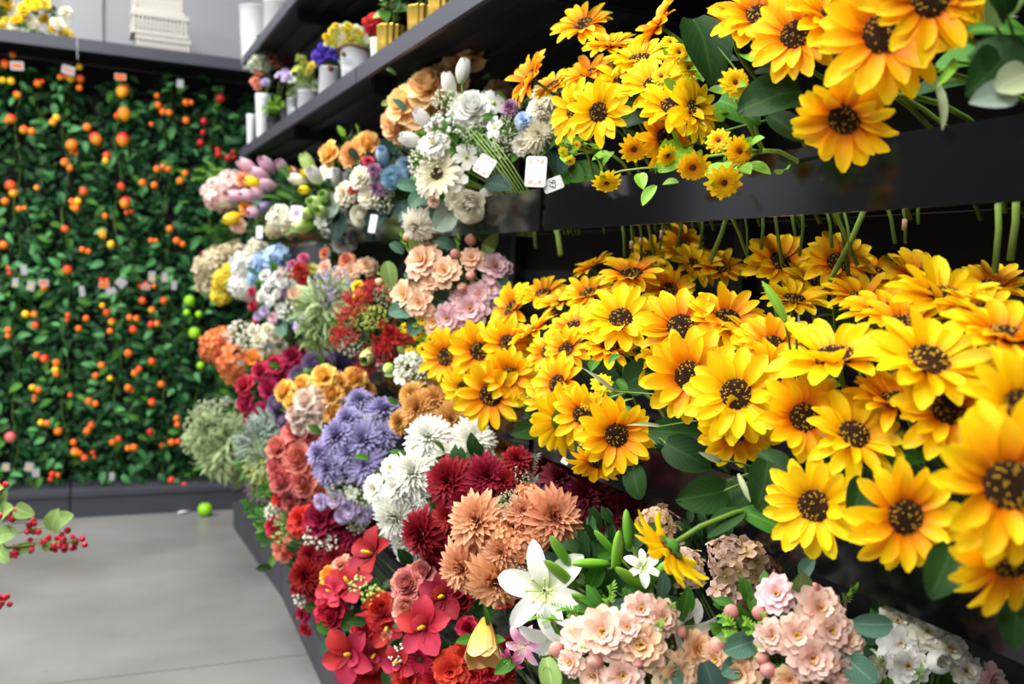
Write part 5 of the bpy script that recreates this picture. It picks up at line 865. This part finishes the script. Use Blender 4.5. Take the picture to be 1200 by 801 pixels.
for (px, py, w, h, tilt, pr, lab) in [(20, 77, 17, 12, .05, OP, 'white price label with an orange block on the red plum vine'), (80, 82, 17, 12, -.2, ((-.4, -.1, .4, .12, ORPR),), 'tilted white price label with an orange stripe on the yellow fruit vine'), (141, 90, 15, 9, 0, ((-.45, -.4, .45, .4, ORPR),), 'orange price label atop the mango vine'), (211, 98, 9, 11, 0, (), 'plain white tag atop the tangerine vine'),
                                     (28, 316, 8, 14, .1, (), 'plain grey-white tag on the lower vine of orange fruits'), (18, 331, 8, 13, -.1, ((-.3, -.3, .3, .1, TAGY),), 'white and sand tag hung left of another on the lower vine of orange fruits'), (36, 335, 10, 14, -.2, ((-.35, -.3, .35, .1, TAGY),), 'tilted white and sand tag on the lower vine of orange fruits'), (51, 331, 13, 9, 0, OP, 'small orange-block label on the lower vine of orange fruits'),
                                     (122, 334, 14, 9, 0, ((-.45, -.4, .45, .4, ORPR),), 'orange label on the cherry tomato vine'), (142, 331, 12, 13, .9, (), 'white tag tilted steeply on the cherry tomato vine'), (96, 341, 7, 15, .1, (), 'narrow white tag between the lower vines'), (130, 341, 13, 9, .3, (), 'white tag tilted below the orange label'), (178, 324, 9, 15, 0, ((-.35, -.35, .35, .05, TAGY),), 'white and sand tag on the scattered tomato vine'), (171, 336, 11, 8, 0, OP, 'small orange label on the scattered tomato vine'), (193, 325, 8, 13, 0, ((-.3, -.3, .3, 0, TAGY),), 'white and sand tag near the lime apples'), (204, 334, 7, 13, 0, (), 'plain pale tag near the lime apples'),
                                     (7, 547, 9, 12, 0, ((-.4, -.3, .4, .2, TAGY),), 'sand and white tag low on the far rack over the plinth joint'), (34, 547, 11, 13, -.2, ((-.4, -.3, .4, .2, TAGY),), 'tilted sand tag low on the far rack'), (42, 554, 9, 12, 0, (), 'grey-white tag low on the far rack beside the sand tag'), (131, 558, 7, 12, 0, (), 'little white tag hanging just above the plinth')]:
    p = PY(px, py, 6.12); k = zdepth(p)/FPX
    price_tag(p, Vector((-.05, -1, -.25)), Vector((math.sin(-tilt), 0, math.cos(tilt))), .85*w*k, .85*h*k, lab, prints=pr, card=TAGG)
# tags on the bouquets
FLOR = ((-.32, -.40, -.14, -.28, TAGP), (.12, -.38, .28, -.28, TAGP), (-.05, -.42, .06, -.36, TAGY), (.2, .28, .34, .38, TAGP), (-.34, .26, -.22, .36, TAGY), (.02, .33, .12, .40, TAGP))
def btag(px, py, w, h, X, tilt, lab, pr=FLOR):
    p = PX(px, py, X); k = zdepth(p)/FPX; n = camdir(-.15, .1); u = RW @ Vector((math.sin(tilt), math.cos(tilt), 0))
    return price_tag(p, n, u, w*k, h*k, lab, prints=pr)
btag(628, 201, 25, 37, .77, .06, 'upright white price card with a small floral border at the tray joint')
btag(568, 194, 22, 24, .745, .55, 'tilted white price card with faint print on the white bouquet')
tt, RM = btag(648, 216, 24, 16, .80, -.35, 'folded white tag lettered with a price beside the upright card', ())
cu = bpy.data.curves.new('price_text', 'FONT'); cu.body = '£6'; cu.size = .017; cu.extrude = .0002; cu.align_x = 'CENTER'; cu.align_y = 'CENTER'
def textmesh(cu):
    o = bpy.data.objects.new('tmp', cu); COL.objects.link(o); dg = bpy.context.evaluated_depsgraph_get(); me = bpy.data.meshes.new_from_object(o.evaluated_get(dg)); bpy.data.objects.remove(o); return me
me = textmesh(cu); me.materials.clear(); me.materials.append(INK)
link('lettering', me, tt, RM @ Matrix.Translation((0, 0, .0011)) @ Matrix.Rotation(1.25, 4, 'Z'))
btag(347, 250, 15, 19, .66, .08, 'white price card with small violet print on the tulip bunches', ((-.2, -.15, .25, .2, solid('violet_print', '#9a86c8', .7)),))
btag(304, 272, 8, 15, .66, .0, 'small grey card under the pink tulips', ())
btag(437, 262, 9, 22, .74, .15, 'narrow white tag under the cream carnations', ())
btag(568, 235, 1, 1, .9, 0, 'x') if False else None
btag(662, 540, 9, 7, .74, .5, 'scrap of white label at the bottom edge of the middle tray panel', ())

# ------------------------------------------------------------------ things on the side rack's top shelf
ZS, ZH = 2.146, 2.656
def pot(name, label, prof, mat, px, pyb, X, zb, width_px, height_px, n=20, flute=0, fn=0, group=None, thick=.9):
    p = PX(px, pyb, X); k = zdepth(p)/FPX; w = width_px*k/2; p = PX(px, pyb, .808+w); p.z = zb; k = zdepth(p)/FPX; w = width_px*k/2; h = height_px*k*1.08
    t = thing(name, label, 'pot' if 'pot' in name else ('bucket' if 'bucket' in name else 'vase'), p, group)
    mb = MB(); pr = [(0.001, 0)]+[(r*w, z*h) for r, z in prof]; r1, z1 = prof[-1]
    pr += [(r1*w*thick, z1*h), (r1*w*thick*.97, z1*h*.75), (.001, z1*h*.74)]
    mb.lathe(pr, n, flute=flute, fn=fn); link('body', mb.mesh(name, mat), t); return t, p, w, h
TAP = [(.72, 0), (.78, .2), (.9, .6), (1.0, .97), (1.03, .98), (1.03, 1.0)]
CYL = [(.95, 0), (1, .02), (1, .96), (1.04, .97), (1.04, 1)]
TALL = [(.7, 0), (.72, .1), (.85, .5), (1, .9), (1.02, 1)]
def plant(name, label, at, w, heads, foliage=L_MID, fr=.8, leaf='foliage_ball', cat='potted flowers', fz=.5):
    """flowers standing in a pot: heads are (px, py, D, shape, colour)"""
    t = thing(name, label, cat, at)
    link('foliage', rnd.choice(SHAPES[leaf]), t, XF(Vector((0, 0, w*fz)), (0, 0, 1), w*fr), foliage, 'stuff')
    for h in heads:
        n = (CAM-at).normalized(); d = ray(h[0], h[1]); p = CAM+d*((at-CAM).dot(n)/d.dot(n)); r = h[2]*zdepth(p)/FPX/2
        dd = (n*.6+Vector((-.25, 0, .5))+Vector((R(-.3, .3), R(-.3, .3), R(-.2, .3)))).normalized(); q = p-at+n*w*.25
        link(HN[h[3]], rnd.choice(SHAPES[h[3]]), t, XF(q, dd, r), [C[h[4]] if isinstance(h[4], str) else h[4], CEN.get(h[3], SEPG)], 'stuff' if h[3] in STUFFY else None)
        stem(t, at, bez(at+q-dd*r*.4, at+q*.5+Vector((0, 0, -.01)), at+Vector((R(-.01, .01), R(-.01, .01), -.02)), 4), .0018, STEMG, 4)
    return t
XS = .885
t, p, w, h = pot('ceramic_vase', 'slim white ceramic vase at the corner end of the top shelf', TALL, WHITEC, 294, 158, XS, ZS, 11, 38)
t, p, w, h = pot('ceramic_vase', 'taller white tapered vase holding the coral blossom branches', TALL, WHITEC, 307, 153, XS, ZS, 17, 54)
plant('coral_blossom_branch', 'coral blossom and pale green succulent stems standing in the tall white vase', p+Vector((0, 0, h)), w*1.4, [(305, 72, 22, 'hydrangea_open', 'sgrey'), (318, 69, 15, 'carnation', 'coral'), (304, 84, 13, 'carnation', 'coral'), (300, 96, 14, 'carnation', 'coral'), (336, 70, 10, 'carnation', 'redf'), (302, 101, 11, 'carnation', 'coral'), (312, 78, 16, 'hydrangea_open', 'sgrey'), (326, 78, 14, 'feather', 'coral'), (298, 76, 14, 'hydrangea_open', 'sgrey')], L_TEAL, 1.2, fz=1.6)
t, p, w, h = pot('flower_pot', 'black plastic pot with a bright grassy plant on the top shelf', TAP, POTBLK, 321, 146, XS, ZS, 18, 20)
plant('grassy_plant', 'bright green grassy plant with lilac blooms in a black pot', p+Vector((0, 0, h)), w*1.2, [(311, 97, 11, 'carnation', 'lilac'), (327, 88, 11, 'blossom', 'lilac'), (335, 84, 11, 'blossom', 'lilac')], L_FRESH, 1.3, 'grass_ball', 'potted plant', .9)
t, p, w, h = pot('flower_pot', 'second smaller black pot between the grassy plant and the heart pot', TAP, POTBLK, 335, 140, XS, ZS, 14, 20)
t, p, w, h = pot('flower_pot', 'small zinc pot with a white heart on its side', TAP, ZINC, 343, 132, XS-.02, ZS, 15, 26)
# heart
mb = MB(); hp = []
for k in range(24):
    a = 2*PI*k/24; hp.append((.9*16*math.sin(a)**3/17, (13*math.cos(a)-5*math.cos(2*a)-2*math.cos(3*a)-math.cos(4*a))/17))
mb.prism(hp, -.06, .06); n = (CAM-p).normalized(); n.z = 0; n.normalize()
link('heart', mb.mesh('heart', WHITEC, False), t, Matrix.Translation(n*w*.98+Vector((0, 0, h*.52))) @ Matrix((Vector((0, 0, 1)).cross(n), Vector((0, 0, 1)), n)).transposed().to_4x4() @ Matrix.Scale(w*.42, 4))
plant('mixed_potted_flowers', 'lilac and pale yellow flowers in the zinc heart pot', p+Vector((0, 0, h)), w*1.2, [(338, 88, 11, 'blossom', 'lilac'), (346, 82, 11, 'five_petal', 'lemon'), (342, 94, 12, 'blossom', 'wgreen'), (334, 92, 10, 'blossom', 'lilac'), (350, 90, 10, 'bead_spray', 'green')], L_LIGHT, 1.0)
t, p, w, h = pot('flower_pot', 'plain white pot with a rim, holding yellow-flecked greenery', CYL, WHITEC, 361, 124, XS, ZS, 25, 26)
plant('yellow_flecked_plant', 'olive greenery flecked with yellow flowers in the plain white pot', p+Vector((0, 0, h)), w*1.15, [(352, 70, 13, 'bead_spray', 'gyellow'), (358, 78, 14, 'bead_spray', 'lemon'), (366, 78, 12, 'carnation', 'lemon'), (371, 74, 11, 'carnation', 'lemon'), (349, 82, 12, 'floret_spray', 'green'), (362, 86, 14, 'floret_spray', 'gyellow')], L_LIGHT, 1.05, 'grass_ball')
t, p, w, h = pot('flower_pot', 'white cylindrical pot with violet flowers and twine', CYL, WHITEC, 386, 106, XS, ZS, 25, 36)
plant('violet_flowers', 'deep violet-blue flowers in the white cylindrical pot', p+Vector((0, 0, h)), w*1.1, [(371, 66, 13, 'hydrangea', 'violet'), (379, 57, 14, 'hydrangea', 'violet'), (387, 60, 12, 'hydrangea', 'violet'), (375, 72, 12, 'hydrangea', 'violet'), (385, 66, 12, 'hydrangea', 'violet'), (392, 68, 10, 'hydrangea', 'violet')], L_DARK, .9)
mb = MB(); mb.ball((0, 0, 0), .013, 0, 6, 4); link('twine_knot', mb.mesh('twine_knot', ROPE), t, Matrix.Translation(n*w+Vector((0, 0, h*.93))))
t, p, w, h = pot('rope_bucket', 'white bucket lettered in grey with a thick brown rope handle', TAP, WHITEC, 417, 90, XS, ZS, 40, 40, 24)
n = (CAM-p).normalized(); n.z = 0; n.normalize(); sd = Vector((0, 0, 1)).cross(n)
mb = MB(); pts = [sd*(-w*1.04)+Vector((0, 0, h*.80)), sd*(-w*1.05)+n*w*.35+Vector((0, 0, h*.99)), sd*(-w*.5)+n*w*.95+Vector((0, 0, h*1.06)), n*w*1.1+Vector((0, 0, h*1.04)), sd*w*.6+n*w*.9+Vector((0, 0, h*.99)), sd*w*1.05+n*w*.3+Vector((0, 0, h*.92)), sd*w*1.04+Vector((0, 0, h*.75))]
mb.tube([tuple(q) for q in pts], w*.10, 8); link('rope_handle', mb.mesh('rope_handle', ROPE), t)
mb = MB(); mb.ball(tuple(sd*(-w*.75)+n*w*.72+Vector((0, 0, h*.82))), w*.14, 0, 7, 5); link('rope_knot', mb.mesh('rope_knot', ROPE), t)
for body, zz, sz in (('FLOWERS', .62, .021), ('GARDEN', .34, .018)):
    cu = bpy.data.curves.new('bucket_text', 'FONT'); cu.body = body[-4:] if body == 'FLOWERS' else body[-3:]; cu.size = sz*1.25; cu.extrude = .0003; cu.align_x = 'CENTER'; cu.align_y = 'CENTER'
    me = textmesh(cu); me.materials.clear(); me.materials.append(solid('bucket_ink', '#8a8d94', .7)); dn = (n*.8-sd*.62).normalized()
    rr = w*(.79+.24*zz); link('lettering', me, t, Matrix.Translation(dn*(rr+.004)+Vector((0, 0, h*zz))) @ Matrix((Vector((0, 0, 1)).cross(dn), Vector((0, 0, 1)), dn)).transposed().to_4x4())
yl = []
for k in range(44):
    a = k*2.4; r = math.sqrt((k+.5)/44); yl.append((406+25*r*math.cos(a), 42+14*r*math.sin(a)+.004*(25*r*math.cos(a))**2, R(8, 11), 'mum', rnd.choice(('lemon', 'yellow', 'gyellow', 'cream'))))
plant('yellow_chrysanthemum_plant', 'dome of yellow chrysanthemums in the rope-handled bucket', p+Vector((0, 0, h)), w*1.0, yl, L_FRESH, .95)
t, p, w, h = pot('ceramic_vase', 'pale green slim vase with red flowers, half hidden by the first gold vase', TALL, solid('pale_green_glaze', '#cfdccb', .35), 442, 66, XS+.03, ZS, 18, 30)
plant('red_geranium', 'red clustered geranium flowers in the pale green vase', p+Vector((0, 0, h)), w*1.6, [(434, 32, 16, 'hydrangea', 'red'), (444, 25, 17, 'hydrangea', 'red'), (438, 22, 14, 'hydrangea', 'rred'), (450, 18, 16, 'hydrangea', 'red'), (430, 26, 12, 'hydrangea', 'rred'), (441, 36, 12, 'hydrangea', 'rred')], L_MID, .9)
RIB = dict(n=84, flute=.06, fn=14)
GP = [(.84, 0), (.88, .03), (.94, .5), (1, .98), (1.02, 1)]
for i, (px, pyb, wp, hp_, lab) in enumerate([(458, 54, 33, 38, 'ribbed gold vase nearest the red geranium'), (494, 30, 33, 36, 'ribbed gold vase between two others on the top shelf'), (520, 8, 36, 40, 'ribbed gold vase farthest from the bucket on the top shelf')]):
    t, p, w, h = pot('gold_vase', lab, GP, GOLD, px, pyb, XS, ZS, wp, hp_, group='ribbed gold vases', **RIB)
    at = p+Vector((0, 0, h)); tt = thing('eucalyptus_bunch', 'round-leaved green eucalyptus stems in the '+lab.replace(' on the top shelf', ''), 'greenery', at, 'eucalyptus in gold vases')
    for k in range(5):
        a = 2*PI*k/5+R(0, 1); tip = Vector((math.cos(a)*.05, math.sin(a)*.07, R(.10, .16))); stem(tt, at, bez(at+tip, at+tip*.5+Vector((0, 0, .03)), at+Vector((0, 0, -.03)), 4), .002, STEMG, 4)
        for q in range(6): link('leaf', SHAPES['leaf_heart'][0], tt, XDIR(tip*(.35+.13*q), Vector((R(-1, 1), R(-1, 1), R(-.3, .7))), Vector((-.4, -.6, .6)), R(.035, .055)), rnd.choice((L_MID, L_LIGHT, L_DARK)))
# high shelf
t, p, w, h = pot('enamel_bucket', 'tall white bucket with a rolled rim at the corner end of the high shelf', TAP, WHITEC, 299, 52, .90, ZH, 38, 66, 24)
mb = MB(); mb.tube([(w*1.03*math.cos(2*PI*k/24), w*1.03*math.sin(2*PI*k/24), h) for k in range(25)], w*.05, 6); link('rim', mb.mesh('rim', WHITEC), t)
t, p, w, h = pot('enamel_bucket', 'second white bucket with a dark base plate on the high shelf', CYL, WHITEC, 326, 16, .90, ZH, 34, 40, 24)
mb = MB(); mb.lathe([(.001, 0), (w*1.35, .002), (w*1.4, .012), (w*.96, .014)], 24); link('base_plate', mb.mesh('base_plate', POTBLK), t)

# ------------------------------------------------------------------ things on the far rack's top shelf
def basket(label, x, y, z0, wx, wy, h, slats, nm='woven_basket'):
    t = thing(nm, label, 'basket', (x, y, z0), 'stacked white baskets')
    W = solid('white_wicker', '#b9b7b1', .8, 0, .15, .1, 80)
    mb = MB(); mb.box(-wx/2+.01, wx/2-.01, -wy/2+.01, wy/2-.01, .0, .012); link('basket_floor', mb.mesh('basket_floor', W, False), t)
    for zz, hh in ((h-.028, .028), (0, .018)):
        for nm2, bx in (('rim', (-wx/2-.004, wx/2+.004, -wy/2-.006, -wy/2+.008)), ('rim', (-wx/2-.004, wx/2+.004, wy/2-.008, wy/2+.006)), ('rim', (-wx/2-.006, -wx/2+.008, -wy/2+.009, wy/2-.009)), ('rim', (wx/2-.008, wx/2+.006, -wy/2+.009, wy/2-.009))):
            mb = MB(); mb.box(*bx, zz, zz+hh); link(nm2, mb.mesh('rim', W, False), t)
    mb = MB(); mb.box(-.007, .007, -.004, .004, .018, h-.028); sl = mb.mesh('slat', W, False)
    for i in range(slats):
        x_ = -wx/2+.014+(wx-.028)*i/(slats-1)
        for yy in (-wy/2+.002, wy/2-.002): link('slat', sl, t, Matrix.Translation((x_, yy, 0)))
    ns = max(3, int(slats*wy/wx))
    for i in range(ns):
        y_ = -wy/2+.014+(wy-.028)*i/(ns-1)
        for xx in (-wx/2+.002, wx/2-.002): link('slat', sl, t, Matrix.Translation((xx, y_, 0)) @ Matrix.Rotation(PI/2, 4, 'Z'))
    for i in range(2):
        mb = MB(); mb.box(-wx/2, wx/2, -wy/2-.001, -wy/2+.005, .02+(h-.05)*(.33+.3*i), .028+(h-.05)*(.33+.3*i)); link('woven_band', mb.mesh('woven_band', W, False), t)
pb = PY(191, 56, 6.22)
basket('lowest white slatted basket on the far top shelf', pb.x, 6.30, 2.702, .30, .22, .12, 14)
basket('middle white slatted basket of the stack on the far top shelf', pb.x-.02, 6.30, 2.8235, .31, .23, .13, 14)
basket('topmost white slatted basket of the stack on the far top shelf', pb.x-.03, 6.30, 2.955, .28, .21, .14, 13)
# wrapped bouquets lying on the shelf
FILM = bpy.data.materials.new('cellophane'); FILM.use_nodes = True
fb = FILM.node_tree.nodes['Principled BSDF']; fb.inputs['Base Color'].default_value = (.95, .95, .93, 1); fb.inputs['Roughness'].default_value = .12; fb.inputs['Alpha'].default_value = .22
for i, (px, py, lab) in enumerate([(58, 14, 'cellophane-wrapped yellow bouquet lying nearest the white baskets'), (22, 20, 'cellophane-wrapped yellow bouquet lying in the middle of the far top shelf'), (-14, 22, 'cellophane-wrapped yellow bouquet at the outer end of the far top shelf')]):
    c = PY(px, py, 6.24); z0 = 2.702; base = Vector((c.x, 6.28, z0)); t = thing('wrapped_bouquet', lab, 'bouquet', base, 'wrapped bouquets on the far shelf')
    for k in range(9):
        q = Vector((R(-.10, .10), R(-.16, -.04), R(.05, .24)))
        link('flower_head', rnd.choice(SHAPES['carnation']), t, XF(q, Vector((R(-.3, .3), -1, .5)), R(.032, .046)), C[rnd.choice(('yellow', 'lemon', 'yellow', 'cream'))])
        stem(t, Vector((0, 0, 0)), bez(q, q*.6+Vector((0, .1, 0)), Vector((.05, .18, .05)), 4), .002, STEMG, 4)
    for k in range(12): link('leaf', SHAPES['leaf_lens'][0], t, XDIR(Vector((R(-.1, .1), R(-.12, 0), R(.03, .2))), Vector((R(-1, 1), -.6, R(-.5, .8))), Vector((0, -.6, .8)), R(.06, .1)), rnd.choice((L_DARK, L_MID, L_LIGHT)))
    mb = MB(); n_ = 10
    mb.lathe([(.03, 0), (.07, .1), (.12, .22), (.145, .34), (.16, .40)], 14, flute=.06, fn=5)
    link('cellophane', mb.mesh('cellophane', FILM), t, Matrix.Translation((.06, .20, .15)) @ Vector((-.25, -1, 0)).to_track_quat('Z', 'Y').to_matrix().to_4x4())
    mb = MB(); mb.tube([(0, 0, -.015), (0, 0, .015)], .036, 10); link('ribbon', mb.mesh('ribbon', TAGY), t, Matrix.Translation((.06, .20, .15)) @ Vector((-.25, -1, 0)).to_track_quat('Z', 'Y').to_matrix().to_4x4())
# cable down the far wall
pc0, pc1 = PY(123, -40, 6.735), PY(121, 47, 6.735)
mb = MB(); mb.tube([tuple(Vector((pc0.x+.01*math.sin(k), 6.738, 4.1-k*(4.1-2.4)/8))) for k in range(9)], .006, 6); tag(link('cable', mb.mesh('cable', solid('grey_cable', '#6d7078', .6))), 'thin grey cable running down the pale wall behind the baskets', 'cable')

# ------------------------------------------------------------------ floor things
pa = PZ(240, 604, 0)
t = thing('green_apple', 'bright lime green artificial apple lying on the concrete floor by the plinth corner', 'apple', pa)
ra = .042; mb = MB(); mb.lathe([(.001, .10), (.3, .0), (.7, .12), (.98, .6), (1.0, 1.05), (.8, 1.55), (.45, 1.78), (.15, 1.72), (.001, 1.6)], 18)
link('body', mb.mesh('apple', F_LIME), t, Matrix.Scale(ra, 4)); mb = MB(); mb.tube([(0, 0, 1.6*ra), (.004, 0, 2.0*ra)], .0025, 5); link('stalk', mb.mesh('stalk', STEMB), t)
pp = PZ(214, 601, 0); mb = MB(); mb.petal(0, -.03, .004, .085, .022, .1, -.06, .2, .15, .2, 4, 2)
o = link('paper_scrap', mb.mesh('paper_scrap', PAPER)); o.matrix_basis = Matrix.Translation((pp.x, pp.y, .001)) @ Matrix.Rotation(.6, 4, 'Z'); tag(o, 'crumpled white paper scrap on the floor beside the green apple', 'paper')

# berry branch reaching in from a floor vase
Yb = 2.7
def BB(px, py, dy=0): return PY(px, py, Yb+dy)
vb = Vector((BB(-150, 700).x-.12, Yb+.1, 0))
t = thing('floor_vase', 'dark grey floor vase holding the red berry branches', 'vase', vb)
mb = MB(); mb.lathe([(.001, 0), (.12, 0), (.15, .1), (.16, .3), (.13, .48), (.10, .55), (.11, .58), (.095, .58), (.085, .5), (.001, .3)], 24); link('body', mb.mesh('floor_vase', POTBLK), t)
BER = fruitmat('berry_red', '#a80f24', '#c21c30')
def berry_branch(label, ends, leaves, bers):
    base = vb+Vector((0, 0, .32)); t = thing('berry_branch', label, 'berry branch', base, 'red berry branches')
    hub = BB(-60, ends[0][1]+20)
    stem(t, base, bez(base, Vector((base.x, base.y, hub.z+.1)), hub), .004, STEML)
    for (ex, ey) in ends: e = BB(ex, ey); stem(t, base, bez(e, (e+hub)/2+Vector((0, 0, .02)), hub), .0022, STEML)
    for (px, py, ln, dx, dy) in leaves: link('leaf', SHAPES['leaf_wavy'][0], t, XDIR(BB(px, py, R(-.02, .02))-base, camdir(dx, dy), camdir(R(-.3, .3), R(.2, .6)), .8*ln*zdepth(BB(px, py))/FPX), L_LIGHT)
    for (px, py, k) in bers:
        for i in range(k):
            q = BB(px+R(-10, 10), py+R(-7, 7), R(-.02, .02)); mb_ = BERM; link('berry', mb_, t, XF(q-base, (R(-1, 1), R(-1, 1), 1), R(.006, .0085)))
        e = BB(px, py); stem(t, base, [e+Vector((0, 0, .01)), e.lerp(BB(px-22, py-8), .6), BB(px-30, py-2)], .0013, STEML, 4)
mb = MB(); mb.ball((0, 0, 0), 1, 0, 8, 6)
for i in range(9): a = R(0, 6); mb.ball((.55*math.cos(a), .55*math.sin(a), R(-.5, .7)), .55, 0, 5, 4)
BERM = mb.mesh('berry', BER)
berry_branch('light-leaved branch with clusters of dark red berries above the floor, reaching past the plinth', [(88, 635), (62, 615), (30, 640)],
  [(4, 605, 42, .55, .45), (62, 622, 40, .3, .85), (66, 612, 36, .8, .4), (18, 596, 36, .9, -.15), (0, 628, 40, .8, .25), (-8, 600, 40, .5, .85), (55, 632, 18, .1, -.9), (36, 640, 26, -.8, -.2), (-5, 640, 36, .7, -.5), (-10, 580, 30, .7, .5)],
  [(20, 647, 6), (45, 640, 6), (58, 636, 5), (36, 617, 6), (80, 628, 5), (91, 638, 5), (74, 642, 4), (4, 603, 5), (24, 602, 4), (40, 628, 4), (0, 567, 4)])
berry_branch('low berry twig drooping beside the floor vase', [(6, 706)], [(-20, 700, 40, .5, .5)], [(4, 705, 6)])
